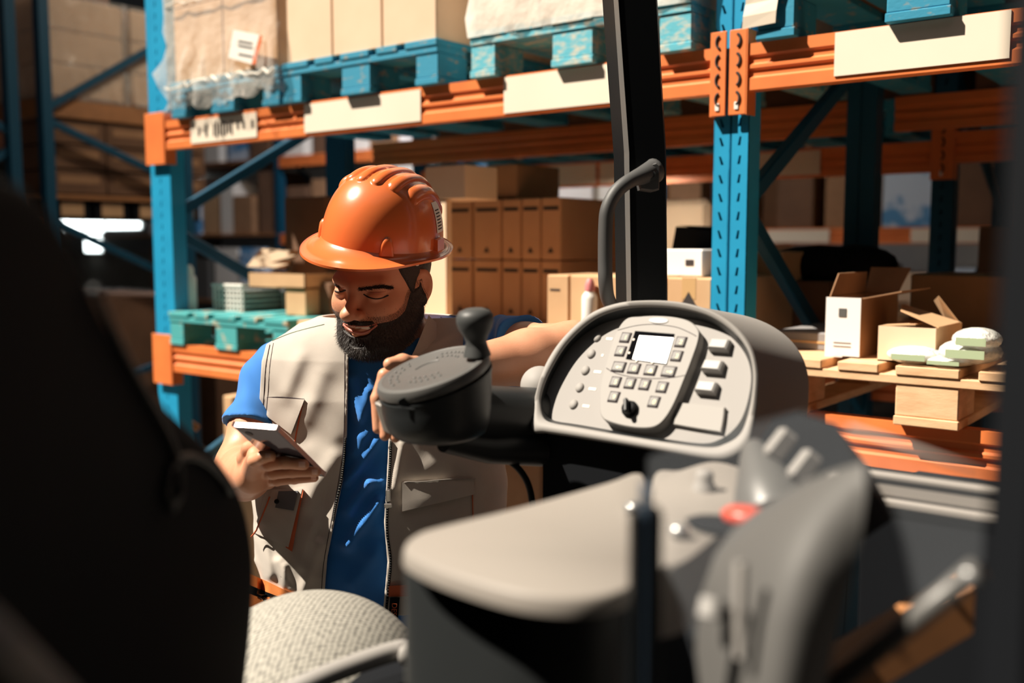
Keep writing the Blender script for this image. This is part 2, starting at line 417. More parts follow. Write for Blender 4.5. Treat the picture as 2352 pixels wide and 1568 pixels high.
frame(aS0, aS1, 0, 1.08, ZTOP, 'bright blue slotted upright of the touching pair, with diagonal braces beside open cartons', slant=1, braces=((0,1.72,1,2.28),(0,1.68,1,1.02),(1,2.3,0,2.9)))
frame(aL0, aL1, 0, 1.08, ZTOP, 'blue slotted end upright of the rack beside the dark aisle, with crossed braces', slant=1, braces=((0,1.72,1,2.26),(0,1.66,1,1.16),(0,.55,1,1.05),(1,2.3,0,2.9)), mbrace=blueshade)
def pl(px0, px1, b=-.0, y=260): return rp(px0, y, b)[0], rp(px1, y, b)[0]
p1 = pl(448, 600); p2 = pl(710, 977); p3 = pl(1168, 1424)
ub = beam(aL1-.0, aR0, -.02, ZU, 'orange upper beam of the wide bay over the worker, with cream label plates', plates=((*p1, cream, .012, .108), (*p2, cream, .008, .112), (*p3, cream, .004, .115)), ca=(aL1-aL0-.005, .045), slots=(0,1))
p4 = pl(1925, 2325, y=120)
ub2 = beam(aS1, aS1+2.7, -.02, ZU, 'orange upper beam beside the paired uprights, carrying one long cream plate', plates=((*p4, cream, .012, .118),), ca=(.05, .08), slots=(1,0))
beam(aL1, aR0, -.02, ZL, 'orange lower beam behind the worker with a teal pallet on it', ca=(aL1-aL0-.005,.045), slots=(0,0))
beam(aS1, aS1+2.7, -.02, ZL, 'orange lower beam under the bare wooden pallet, seen through clear plastic', ca=(.05,.08), slots=(0,0))
frame(aS1+2.72, aS1+2.8, 0, 1.08, ZTOP, 'blue upright of the far end of the open bay, hidden past the dark post', holes=False)
# plate lettering (faint print on the first plate)
def plate_print(tbeam, a0, a1, zc, txt, hgt, b=-.0255):
    c = rk((a0+a1)/2, b, zc); me = text_mesh(txt, hgt, .0005, c, U, Z); link('print', me, ink, tbeam)
w1 = p1[1]-p1[0]
for (fx, ht) in ((.12,.035),(.24,.05)):
    x = p1[0]+w1*fx; MB().rbox(x, x+.012, -.0262, -.0245, ZU-.06-ht/2, ZU-.06+ht/2).build('print', ink, ub)
for i in range(7):
    x = p1[0]+w1*(.36+.045*i); hh = (.05,.07,.045,.06,.05,.035,.055)[i]
    MB().rbox(x, x+w1*.02, -.0262, -.0245, ZU-.06-hh/2, ZU-.06+hh/2).build('print', ink, ub)
for fx in (.72,.80,.93):
    x = p1[0]+w1*fx; MB().rbox(x, x+.012, -.0262, -.0245, ZU-.07, ZU-.04).build('print', ink, ub)
# rear beams and the rack behind
beam(aL1, aR0, 1.20, ZU, 'dark orange rear beam of the wide bay, high behind the helmet', face=-1, conn=(0,0))
beam(aS1, aS1+2.7, 1.20, ZU, 'dark orange rear beam of the open bay, seen behind the steep brace', face=-1, conn=(0,0))
beam(aL1, aR0, 1.06, ZL, 'lower rear beam of the wide bay, behind the cartons', conn=(0,0))
beam(aS1, aS1+2.7, 1.06, ZL, 'lower rear beam of the open bay, behind the wooden pallet', conn=(0,0))
# back-to-back row
ZB = 2.03
fb = []
for i, (a0, lab) in enumerate(((-2.75,'dark blue upright of the second rack row, near the blue and white boxes'), (aS1+.02,'dark blue slotted upright of the second rack row, right behind the steep brace'), (aS1+2.9,'dark blue upright of the second rack row past the big plain carton'))):
    frame(a0, a0+.085, 1.62, 2.7, ZTOP, lab, m=blueshade, braces=((0,1.1,1,1.7),(1,1.75,0,2.3)))
beam(aS1+.105, aS1+2.9, 1.60, ZB, 'deep orange beam of the second rack row beside the dark slotted upright', ca=(.085,.05), slots=(1,0))
beam(-2.665, aS1+.02, 1.60, 2.0, 'deep orange beam of the second rack row crossing behind the post handle', conn=(0,0),
     plates=((rp(1205,400,1.6)[0], rp(1370,400,1.6)[0], cream, .01, .11),(rp(1378,400,1.6)[0], rp(1440,400,1.6)[0], cream, .01, .11),(rp(1745,360,1.6)[0], rp(1885,360,1.6)[0], cream, .01, .11)))
beam(-2.665, aS1+.02, 1.60, ZL, 'low deep orange beam of the second rack row, behind the carton columns', conn=(0,0))
beam(aS1+.105, aS1+2.9, 1.60, ZL, 'low deep orange beam of the second rack row behind the white carton', conn=(0,0))
# row across the next aisle
for i, (a0, lab) in enumerate(((-8.2,'blue upright of the far rack row, nearest the dark aisle end'),(-5.4,'blue upright of the far rack row seen beyond the crossed braces'), (-2.6,'blue upright of the far rack row, hidden mostly by carton columns'), (.2,'blue upright of the far rack row seen through the open bay'), (3.0,'blue upright of the far rack row at its end'))):
    frame(a0, a0+.1, 5.0, 6.1, 4.5, lab, m=blueshade, holes=False, braces=((0,1.0,1,1.8),(1,1.9,0,2.7)))
k = 0
names = ['over the baskets', 'beyond the carton columns', 'seen through the open bay', 'beside the window strip']
for j, z in enumerate((.9, 1.72, 2.6)):
    for i, a in enumerate((-8.1,-5.3,-2.5,.3)):
        beam(a, a+2.7, 4.98, z, 'far orange beam, %s level, %s' % (('lowest','middle','top')[j], ('next to the dark aisle','beyond the crossed braces','beyond the carton columns','seen through the open bay')[i]), conn=(0,0),
             plates=((a+.4, a+.9, cream, .01, .11), (a+1.5, a+2.1, cream, .01, .11)) if j == 1 else ())

# ------------------------------------------------------------------ pallets
def pallet(a0, a1, b0, b1, z, m, label, mblk=None, group=None, nb=5):
    t = thing('pallet', label, 'pallet', rk((a0+a1)/2, (b0+b1)/2, z), group); w = a1-a0; mblk = mblk or m
    bw = [.145,.10,.145,.10,.145]; gap = (w-sum(bw))/4; x = a0
    for q in bw:
        rbox_obj('top_board', x, x+q, b0-.004, b1, z+.122, z+.144, m, t, .002); x += q+gap
    for b in (b0, (b0+b1)/2-.0725, b1-.145): rbox_obj('stringer', a0, a1, b, b+.145, z+.10, z+.122, m, t, .002)
    for xi, bwk in ((a0,.10), ((a0+a1)/2-.0725,.145), (a1-.10,.10)):
        for b in (b0+.004, (b0+b1)/2-.07, b1-.15): rbox_obj('block', xi, xi+bwk, b, b+.145, z+.022, z+.10, mblk, t, .003)
        rbox_obj('bottom_board', xi-.002, xi+bwk+.002, b0, b1, z, z+.022, m, t, .002)
    return t
def carton(a0, a1, b0, b1, z0, z1, m=card, label='', group=None, tapev=True, open_=None, bands=(), extra=None, name='cardboard_box', marks=()):
    t = thing(name, label, 'box', rk((a0+a1)/2, (b0+b1)/2, z0), group)
    MB().rbox(a0, a1, b0, b1, z0, z1, .004).build('body', m, t)
    if tapev:
        c = (a0+a1)/2; MB().rbox(c-.022, c+.022, b0-.0008, b0+.002, z1-.06, z1+.0006).rbox(c-.022, c+.022, b0, b1, z1, z1+.0008).build('tape', tape, t)
    for (fa0, fa1, fz0, fz1, mm) in bands:
        x0 = a0+(a1-a0)*fa0; x1 = a0+(a1-a0)*fa1; h = z1-z0
        MB().rbox(x0, x1, b0-.0015, b0+.001, z0+h*fz0, z0+h*fz1).build('print', mm, t)
    for tri in marks:
        cx_, cz_, r = tri; cx_ = a0+(a1-a0)*cx_; cz_ = z0+(z1-z0)*cz_
        MB().add([rk(cx_-r, b0-.002, cz_-r*.8), rk(cx_+r, b0-.002, cz_-r*.8), rk(cx_, b0-.002, cz_+r*.8)], [(0,1,2)]).build('print', ink, t)
    return t
OH = -.050
def ap(px, y=200, b=OH): return rp(px, y, b)[0]
A0, A1 = ap(392), ap(640); B0, B1 = ap(650), ap(1005); C0, C1 = ap(1080), ap(1585)
print('pallets', A0,A1,B0,B1,C0,C1)
pallet(A0, A1, OH, OH+1.2, ZU, pblue, 'blue wooden pallet wrapped in clear film beside the end upright')
pallet(B0, B1, OH, OH+1.2, ZU, pblue, 'bright blue wooden pallet on the upper beam over the orange helmet, with plain tall cartons')
pallet(C0, C1, OH, OH+1.2, ZU, pcyan, 'worn pale blue wooden pallet on the upper beam behind the dark cab post', mblk=pcyan)
D0 = ap(1738, 60); D1 = D0+.80
pallet(D0, D1, OH, OH+1.2, ZU, pblue, 'blue wooden pallet with a paper strip hanging on its first block')
ps = thing('paper_strip', 'crumpled cream paper strip hanging over the blue pallet block', 'paper', rk(D0-.01, OH-.01, ZU+.1))
MB().loops([[rk(D0-.035+.004*i, OH-.012-.004*(i % 2), ZU+.03+i*.03) , rk(D0+.055+.003*i, OH-.010-.003*(i % 2), ZU+.035+i*.03)] for i in range(5)], False).build('sheet', cream, ps)
rbox_obj('slab_load', D0-.01, D1+.01, OH-.01, OH+1.2, ZU+.144, ZU+.4, card_dark)
tag(bpy.data.objects['slab_load'], 'dark flat load resting on the blue pallet above the long cream plate', 'load')
# goods on pallet B : tall plain cartons, 3 across, 2 deep, 2 layers
zd = ZU+.144
def tall_load(a0, a1, n, m, lab, grp, zt=.78, b0=OH+.01, nb=2, rows=1):
    w = (a1-a0)/n
    for i in range(n):
        for j in range(nb):
            for r in range(rows):
                a = a0+i*w
                carton(a+.001, a+w-.002, b0+j*.56, b0+j*.56+.555, zd+r*zt, zd+(r+1)*zt-.002, m, lab(i, j, r), grp, tapev=False)
ordn = ['first','second','third','fourth','fifth']
tall_load(B0+.015, B1-.01, 3, card_pale, lambda i,j,r: 'tall plain carton over the helmet, %s along from the wrapped load, %s' % (ordn[i], ('front row','rear row')[j]), 'tall cartons on the bright blue pallet')
tall_load(A0+.02, A1-.01, 2, card, lambda i,j,r: 'film wrapped carton on the upper beam, %s from the end upright, %s row, %s layer' % (ordn[i], ('front','rear')[j], ('lower','upper')[r]), 'film wrapped cartons', zt=.30, rows=2)
tall_load(C0+.02, C1-.02, 3, card_pale, lambda i,j,r: 'carton behind white film on the worn pallet, %s along from the helmet side, %s row' % (ordn[i], ('front','rear')[j]), 'cartons on the worn pallet')
# film shells
def wrap(a0, a1, b0, b1, z0, z1, m, label, n=26, amp=.012, sag=0., seed=1):
    rnd = np.random.RandomState(seed); t = thing('stretch_film', label, 'plastic film', rk((a0+a1)/2, (b0+b1)/2, z0))
    per = []
    for s in np.linspace(0, 1, n, endpoint=False): per.append((a0+(a1-a0)*s, b0))
    for s in np.linspace(0, 1, n, endpoint=False): per.append((a1, b0+(b1-b0)*s))
    for s in np.linspace(0, 1, n//2, endpoint=False): per.append((a1-(a1-a0)*s, b1))
    for s in np.linspace(0, 1, n//2, endpoint=False): per.append((a0, b1-(b1-b0)*s))
    rows = 14; L = []
    for i in range(rows):
        z = z0+(z1-z0)*i/(rows-1); ring = []
        for k, (a, b) in enumerate(per):
            d = amp*rnd.rand()*(1.6 if i < 5 else .6)+.003; ca = (a-(a0+a1)/2); cb = (b-(b0+b1)/2)
            ring.append(rk(a+d*np.sign(ca)*(abs(ca) > .95*(a1-a0)/2), b-(d if cb < -.95*(b1-b0)/2 else 0), z+(rnd.rand()*sag if i == 0 else 0)))
        L.append(ring)
    MB().loops(L).build('film_sheet', m, t, smooth=9); return t
wrap(A0+.0, A1+.005, OH-.004, OH+1.15, ZU+.012, ZU+.75, film, 'crinkled clear film around the cartons beside the end upright', sag=.05, seed=2, amp=.03)
wrap(C0+.008, C1-.01, OH, OH+1.15, zd-.02, zd+.75, filmW, 'white milky film around the load behind the dark cab post', seed=3, amp=.008)
lt = thing('shipping_label', 'white shipping label with orange edge stuck on the film wrapped load', 'label', rk(A0+.5, OH-.02, zd+.1))
c0_ = np.array(rp(525,130,OH-.04)); 
def q4(pts, b): return [rk(*(lambda r: (r[0], b, r[1]))(rp(x, y, b))) for x, y in pts]
mb = MB(); qa = q4([(536,68),(598,80),(580,148),(524,132)], OH-.04); mb.loops([qa, [p+V*.002 for p in qa]], True, True, True); mb.build('sheet', white, lt)
mb = MB(); qa = q4([(596,80),(602,82),(586,148),(578,146)], OH-.041); mb.loops([qa, [p+V*.002 for p in qa]], True, True, True); mb.build('edge_strip', redpaper, lt)
for yy in (92, 102, 122):
    mb = MB(); qa = q4([(548,yy),(580,yy+6),(579,yy+10),(547,yy+4)], OH-.0415); mb.loops([qa, [p+V*.001 for p in qa]], True, True, True); mb.build('print', MATS['grey_plastic'], lt)

# ------------------------------------------------------------------ goods on the lower level, wide bay
def pxbox(px0, py0, px1, py1, b, depth, m, label, zbase=None, **k):
    a0, z1 = rp(px0, py0, b); a1, z0 = rp(px1, py1, b)
    a0b, z1b = rp((px0+px1)/2, py0, b); _, z0b = rp((px0+px1)/2, py1, b)
    if zbase is not None: z0b = zbase
    return carton(a0, a1, b, b+depth, z0b, z1b, m, label, **k)
tp0, tp1 = rp(380,760,-.05)[0], rp(640,760,-.05)[0]
pallet(tp0, tp0+.8, -.03, 1.15, ZL, pteal, 'teal painted pallet on the lower beam beside the end upright')
pallet(tp0+.86, tp0+1.66, -.03, 1.15, ZL, wood, 'plain wooden pallet on the lower beam straight behind the worker')
pallet(tp0+1.72, aR0-.03, -.03, 1.15, ZL, wood, 'plain wooden pallet under the carton columns')
zl = ZL+.144
# carton columns: two stacks rows, fronts receding
cb = .50
cols = [(1030,1083),(1087,1150),(1153,1195),(1198,1240),(1243,1288)]
rows_y = [(457,606),(611,752)]
for i, (x0, x1) in enumerate(cols):
    a0, a1 = rp(x0, 530, cb)[0], rp(x1, 530, cb)[0]
    zt = rp(1085, 458, cb)[1]; hh = (zt-zl)/2
    for r in range(2):
        z0 = zl+r*hh
        carton(a0, a1, cb, cb+.42, z0+.001, z0+hh-.003, card_red, 'printed brown carton behind the worker, %s column from the ear, %s layer' % (ordn[i], ('bottom','top')[r]), 'carton columns', tapev=False,
               bands=((.12,.88,.80,.86,ink),) , marks=((.5,.16,.014),))
a0, a1 = rp(975, 430, cb)[0], rp(1068, 430, cb)[0]; zt = rp(1085, 458, cb)[1]
carton(rp(975,430,.12)[0], rp(1068,430,.12)[0], .12, .30+.0, rp(1020,458,.12)[1], rp(1020,380,.12)[1], card_pale, 'small pale carton on top of the stack right behind the helmet', tapev=False)
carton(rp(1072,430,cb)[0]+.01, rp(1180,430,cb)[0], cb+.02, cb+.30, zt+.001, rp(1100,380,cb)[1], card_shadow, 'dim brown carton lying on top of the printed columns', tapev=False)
carton(rp(955,560,.12)[0], rp(1026,560,.12)[0], .12, .15, zl+.001, rp(1000,460,.12)[1], card_pale, 'tall pale carton in full sun between helmet and printed cartons', tapev=False)
# boxes nearer the paired uprights
a = [1255,1308,1440,1530,1636]
zt = rp(1400,634,.02)[1]
labs = ['narrow upright carton, first in the sunlit row beyond the worker elbow','sunlit carton behind the white spray bottle','sunlit carton behind the dark cab post','sunlit carton with a printed black triangle beside the blue uprights']
for i in range(4):
    a0, a1 = rp(a[i],690,.02)[0], rp(a[i+1],690,.02)[0]
    carton(a0+.002, a1-.003, .02, .60, zl, zt, card, labs[i], tapev=(i == 3), marks=((.5,.62,.045),) if i == 3 else (), bands=() if i else ((.15,.6,.75,.78,ink),))
# white box and black crate on top
a0, z1 = rp(1512,572,.1); a1, z0 = rp(1614,636,.1)
carton(a0, a1, .1, .3, zt+.001, z1, whitebox, 'small white carton with a grey mark on top of the sunlit row', tapev=False, bands=((.62,.80,.40,.62,ink),))
t = thing('plastic_crate', 'black plastic crate tilted behind the white carton', 'crate', rk(a0+.1, .35, zt))
pc = [rk(*(lambda r:(r[0],.32,r[1] if y < 560 else zt+.001))(rp(x,y,.32))) for x, y in ((1535,572),(1552,520),(1632,530),(1632,572))]
MB().loops([pc, [p+V*.25 for p in pc]], True, True, True).build('shell', blackm, t)
MB().loops([[p+Z*.004 for p in (pc[1],pc[2])], [p+Z*.004+V*.25 for p in (pc[1],pc[2])], [p+Z*.016+V*.25 for p in (pc[1],pc[2])]], False).build('rim', blackm, t)
# spray bottle standing in front of the sunlit row
def bottle(a, b, z, h, r, mb_, mc, label, grp=None, cat='bottle'):
    t = thing('bottle', label, cat, rk(a, b, z), grp)
    MB().lathe(rk(a,b,z), Z, [(r*.9,0),(r,.006),(r,h*.68),(r*.92,h*.73),(r*.62,h*.78),(r*.6,h*.80)], 24).build('body', mb_, t, smooth=.7)
    MB().lathe(rk(a,b,z+h*.80), Z, [(r*.66,0),(r*.66,h*.10),(r*.45,h*.17),(r*.3,h*.20)], 20).build('cap', mc, t, smooth=.7)
    return t
a_, z_ = rp(1342, 640, -.03)
pink = mat('pink_cap', (.62,.20,.20), .5)
bottle(a_, -.0, ZL+.144, z_-(ZL+.144), .024, white, pink, 'white spray bottle with a pink cap in front of the sunlit cartons')
# pale bags and a roll behind, lit
t = thing('sack_stack', 'pale cream sacks stacked beyond the second row, behind the grab handle', 'sacks', rk(0, 1.9, zl))
for i in range(2):
    a0 = rp(1292+i*170, 470, 1.85)[0]; a1 = rp(1292+i*170+165, 470, 1.85)[0]; z1 = rp(1400, 463, 1.85)[1]
    MB().rbox(a0, a1, 1.85, 2.4, ZL+.14, z1, .03).build('sack', mat('sack%d' % i, (.74,.58,.42), .8, bump=(14,.6,.02)), t)
a_, z_ = rp(1352, 575, 1.0)
t = thing('paper_roll', 'white roll leaning in the shadow between cartons and cab handle', 'roll', rk(a_, 1.0, zl))
MB().tube([rk(a_-.05,1.0,zl+.006), rk(a_+.02,1.0,z_+.08)], .028, 16).build('roll_body', white, t, smooth=.8)
t = thing('plastic_bag', 'small pink and red bag lying in shade next to the white roll', 'bag', rk(a_-.1, 1.0, z_-.1))
MB().ball(rk(a_-.10,1.02,z_-.03), (.085,.05,.04)).ball(rk(a_+.02,1.05,z_-.06), (.09,.05,.06)).build('bag_body', mat('pinkbag', (.45,.13,.11), .4, bump=(50,.7,.01)), t, smooth=3)
# dark carton, open flap box, baskets, bottles at the end bay
pxbox(652, 452, 750, 640, .35, .4, card_dark, 'dark brown carton standing behind the helmet brim', tapev=False, zbase=zl)
t = thing('open_box', 'opened cardboard tray with a wide raised flap beside the helmet brim', 'box', rk(rp(640,640,.05)[0], .05, zl))
a0, z0 = rp(572, 655, .12); a1, z1 = rp(700, 640, .12); zb0 = rp(640, 660, .12)[1]; zb1 = rp(640, 628, .12)[1]
mb = MB(); mb.rbox(a0, a1, .12, .124, zb0, zb1).rbox(a0, a1, .40, .404, zb0, zb1).rbox(a0, a0+.004, .12, .4, zb0, zb1).rbox(a1-.004, a1, .12, .4, zb0, zb1).rbox(a0, a1, .12, .4, zb0, zb0+.004); mb.build('tray', card, t)
fl = q4([(568,612),(655,618),(690,578),(600,573)], .13); mb = MB(); mb.loops([fl, [p+Z*.004 for p in fl]], True, True, True).build('flap', card_pale, t)
carton(rp(655,690,.13)[0], rp(703,690,.13)[0], .13, .4, zl, zb0-.002, card, 'upright brown carton under the opened tray', tapev=False)
carton(rp(708,690,.2)[0], rp(760,690,.2)[0], .2, .5, zl, zb0+.02, card_dark, 'dark brown carton half hidden by the worker cheek', tapev=False)
def basket(px0, py0, px1, py1, b, m, label):
    a0, _ = rp(px0, (py0+py1)/2, b); a1, _ = rp(px1, (py0+py1)/2, b); z1 = rp((px0+px1)/2, py0, b)[1]; z0 = zl
    t = thing('wire_basket', label, 'basket', rk((a0+a1)/2, b, z0)); mb = MB(); d = .22
    for i in range(9):
        a = a0+(a1-a0)*i/8; mb.rbox(a-.003, a+.003, b, b+.005, z0, z1); mb.rbox(a-.003, a+.003, b+d, b+d+.005, z0, z1)
    for i in range(6):
        z = z0+(z1-z0)*i/5; mb.rbox(a0, a1, b-.002, b+.004, z-.003, z+.003).rbox(a0-.003, a0+.003, b, b+d, z-.003, z+.003).rbox(a1-.003, a1+.003, b, b+d, z-.003, z+.003)
    mb.build('grid', m, t, kind='stuff'); MB().rbox(a0+.01, a1-.01, b+.02, b+d-.02, z0, z1-.02).build('contents', plastic_md, t)
    MB().rbox(a0-.006, a1+.006, b-.006, b+.008, z1-.006, z1+.006, .002).build('rim', m, t)
basket(490, 655, 557, 722, .15, white, 'light wire basket on the teal pallet, half way between end upright and helmet')
basket(560, 660, 640, 722, .35, plastic_dk, 'dark wire basket next to the light one on the teal pallet')
for i, (px, h, mm, cc, lab) in enumerate(((436,.20,whitebox,white,'tall white bottle right beside the end upright'),(458,.13,plastic_md,steel,'short grey jar beside the end upright'),(480,.16,whitebox,ink,'white bottle with dark cap on the teal pallet'),(508,.27,steel,white,'tall metallic can behind the light basket'),(552,.24,white,steel,'white spray bottle behind the light basket'))):
    a_ = rp(px, 700, .1+.05*(i % 3))[0]; bottle(a_, (.1 if i < 3 else .5), zl, h, .032, mm, cc, lab)
silverbag = mat('foil', (.6,.6,.6), .22, .7, bump=(30,.8,.02))
for i, (px, py, s) in enumerate(()):
    t = thing('foil_bag', 'crumpled foil bag lying on the dark basket', 'bag', rk(rp(px,py,.7)[0], .7, rp(px,py,.7)[1]-s))
    r_ = rp(px,py,.7); MB().ball(rk(r_[0],.7,r_[1]), (s,s*.5,s*1.2), n=12).build('bag_body', silverbag, t)
# added upper level, out of view: closes the top and shades the inside of the rack
beam(aL1, aR0, -.02, 3.95, 'added top level orange beam over the wide bay', conn=(0,0)); beam(aS1, aS1+2.7, -.02, 3.95, 'added top level orange beam over the open bay', conn=(0,0))
# added lamp, out of view, to brighten the dim rack goods
lamp = thing('fill_lamp', 'added fill lamp, out of view over the aisle of the dim rack', 'lamp', rk(-3.6, 2.4, 4.6))
MB().lathe(rk(-3.6,2.4,4.6), Z, [(.25,0),(.24,.02),(.10,.18),(.06,.30)], 28).build('lamp_shade', steel, lamp); MB().tube([rk(-3.6,2.4,4.9), rk(-3.6,2.4,6.0)], .01, 6).build('cord', black, lamp)
ll = bpy.data.lights.new('fill_light', 'AREA'); ll.energy = 65; ll.size = .4; ll.color = (1,.86,.68); lo_ = bpy.data.objects.new('fill_light', ll); COL.objects.link(lo_); lo_.location = Vector(tuple(rk(-3.6,2.4,4.58)))
t = bpy.data.objects['stretch_film']; rs = np.random.RandomState(9); pts = []
for i in range(26):
    a = A0-.01+(A1-A0+.02)*i/25; pts.append(rk(a, OH-.018-rs.rand()*.015, zd-.035+rs.rand()*.03-.0))
MB().tube(pts, [.004+.006*rs.rand() for _ in pts], 8).build('film_fold', filmW, t, smooth=3)
pts = [rk(A0+(A1-A0)*i/15, OH-.012-rs.rand()*.01, zd+.30+.02*rs.rand()) for i in range(16)]
MB().tube(pts, [.002+.003*rs.rand() for _ in pts], 8).build('film_fold', filmW, t, smooth=3)

# ------------------------------------------------------------------ open bay: goods on the bare wooden pallet
wp0 = rp(1762, 860, -.065)[0]
pallet(wp0, wp0+.80, -.065, 1.10, ZL+.001, wood, 'bare pale wooden pallet on the lower beam, carrying opened cartons', nb=5)
pallet(wp0+.86, wp0+1.66, -.065, 1.10, ZL+.001, wood, 'bare wooden pallet past the thick dark cab pillar')
zw = ZL+.145
def open_carton(a0, a1, b0, b1, z0, z1, mfront, mside, label, flaps):
    t = thing('open_carton', label, 'box', rk((a0+a1)/2, (b0+b1)/2, z0)); k = .004
    MB().rbox(a0, a1, b0, b0+k, z0, z1).build('front_panel', mfront, t)
    MB().rbox(a0, a0+k, b0+k, b1, z0, z1).rbox(a1-k, a1, b0+k, b1, z0, z1).rbox(a0, a1, b1-k, b1, z0, z1).rbox(a0, a1, b0, b1, z0, z0+k).build('walls', mside, t)
    for f_ in flaps:
        mb = MB(); f_ = [vv(p) for p in f_]; n = np.cross(f_[1]-f_[0], f_[2]-f_[0]); n = n/np.linalg.norm(n)*.003
        mb.loops([f_, [p+n for p in f_]], True, True, True).build('flap', mside, t)
    return t
a0, z1 = rp(1898, 682, .02); a1, _ = rp(1978, 682, .02)
h1 = z1-zw
t = open_carton(a0, a1, .02, .32, zw, z1, whitebox, card_shadow, 'tall white-fronted carton with brown flaps raised, on the wooden pallet', [
    (rk(a0,.32,z1), rk(a0,.05,z1), rk(a0+.01,.08,z1+.06), rk(a0+.01,.30,z1+.06)),
    (rk(a1,.03,z1), rk(a1,.31,z1), rk(a1+.09,.30,z1+.02), rk(a1+.09,.05,z1+.02)),
    (rk(a0,.32,z1), rk(a1,.32,z1), rk(a1+.02,.36,z1+.07), rk(a0,.36,z1+.07))])
MB().rbox(a0+(a1-a0)*.38, a0+(a1-a0)*.60, .0185, .0199, zw+h1*.68, zw+h1*.82).build('print', MATS['grey_plastic'], t)
for q in (.18,.24): MB().rbox(a0+(a1-a0)*.25, a0+(a1-a0)*.75, .0188, .0199, zw+h1*q, zw+h1*(q+.012)).build('print', MATS['grey_plastic'], t)
a0, z1 = rp(2018, 748, .0); a1, _ = rp(2150, 748, .0)
open_carton(a0, a1, .0, .24, zw, z1, card_pale, card, 'low brown carton with torn flaps standing open, beside the green wrappers', [
    (rk(a0+.1,.24,z1), rk(a1,.22,z1), rk(a1-.05,.20,z1+.07), rk(a0+.06,.26,z1+.055)),
    (rk(a1,.02,z1), rk(a1,.22,z1), rk(a1-.13,.16,z1+.045), rk(a1-.10,.05,z1+.035)),
    (rk(a0,.01,z1), rk(a0,.23,z1), rk(a0+.08,.2,z1+.006), rk(a0+.08,.03,z1+.006))])
green = mat('green_print', (.40,.48,.30), .5)
k = 0
for (px, py, w_, h_, lab) in ((2085,828,.12,.022,'flat clear wrapper with green print lying in front of the low carton'),(2215,812,.13,.03,'puffy clear wrapper near the cab pillar, lowest'),(2235,782,.10,.028,'puffy clear wrapper lying on top of the lower one'),(2165,845,.11,.014,'thin green edged wrapper at the pallet board edge')):
    ra_ = rp(px, py, -.06 if k != 2 else -.04); t = thing('plastic_wrapper', lab, 'wrapper', rk(ra_[0], -.06, ra_[1]-h_))
    zc_ = max(ra_[1], zw+h_+.0)
    mb = MB(); mb.ball(rk(ra_[0], .0, zc_), (w_*.55, .07, h_), R=np.stack([U,V,Z],1), n=20).build('wrapper_film', bagm, t, smooth=3)
    MB().rbox(ra_[0]-w_*.3, ra_[0]+w_*.35, -.072, -.070, zc_-h_*.35, zc_+h_*.3).build('print', green, t)
    MB().ball(rk(ra_[0], .01, zc_-.002), (w_*.42, .05, h_*.7), R=np.stack([U,V,Z],1), n=12).build('contents', whitebox, t, smooth=3); k += 1
a0, z1 = rp(2092, 630, .62); a1, _ = rp(2330, 630, .62)
carton(a0, a1, .62, 1.0, zw, z1, card_shadow, 'big plain brown carton standing behind the green wrappers', tapev=False)
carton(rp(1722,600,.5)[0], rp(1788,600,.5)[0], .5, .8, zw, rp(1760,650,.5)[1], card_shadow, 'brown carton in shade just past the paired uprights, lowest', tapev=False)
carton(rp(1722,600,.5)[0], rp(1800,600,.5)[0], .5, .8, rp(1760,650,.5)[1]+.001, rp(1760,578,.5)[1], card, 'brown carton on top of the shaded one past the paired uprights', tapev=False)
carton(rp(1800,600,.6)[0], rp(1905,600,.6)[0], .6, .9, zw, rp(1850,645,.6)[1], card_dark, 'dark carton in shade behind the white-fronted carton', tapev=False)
t = thing('dark_bundle', 'black cloth bundle on the dark carton under the steep brace', 'bundle', rk(1.0, .75, zw))
r_ = rp(1880, 610, .75); MB().ball(rk(r_[0], .75, r_[1]), (.20,.12,.07), R=np.stack([U,V,Z],1)).ball(rk(r_[0]+.12, .75, r_[1]+.01), (.14,.1,.06), R=np.stack([U,V,Z],1)).build('cloth', blackm, t, smooth=3)
a0, z1 = rp(1722, 748, -.02); a1, z0 = rp(1895, 800, -.02)
t = thing('reflection_slab', 'grey flat slab standing in for a shield reflection, on the wooden pallet', 'slab', rk((a0+a1)/2, .1, zw))
MB().rbox(a0, a1, .14, .5, zw, zw+.05, .004).build('slab_body', mat('reflection_grey', (.23,.22,.22), .8), t)  # grey slab added in place of a reflection on the clear shield
MB().rbox(a0, a1, .138, .502, zw+.020, zw+.026).build('slab_band', tape, t)

# ------------------------------------------------------------------ second row goods (between the two rows)
for i, (da, w_, h_, lab) in enumerate(((.16,.42,.36,'dark carton on the second row beside the slotted upright'),(.64,.5,.30,'dark carton on the second row, second past the slotted upright'),(1.3,.6,.42,'dark carton on the second row behind the big plain carton'))):
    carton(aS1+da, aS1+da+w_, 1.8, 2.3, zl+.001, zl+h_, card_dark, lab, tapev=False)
# high dark loads, added to darken the view upward on the second row
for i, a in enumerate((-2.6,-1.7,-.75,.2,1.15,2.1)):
    carton(a, a+.80, 1.65, 2.6, ZB+.145, 3.3, card_dark, 'added dark load high on the second rack row, %s from the end upright' % ['first','second','third','fourth','fifth','sixth'][i], tapev=False)

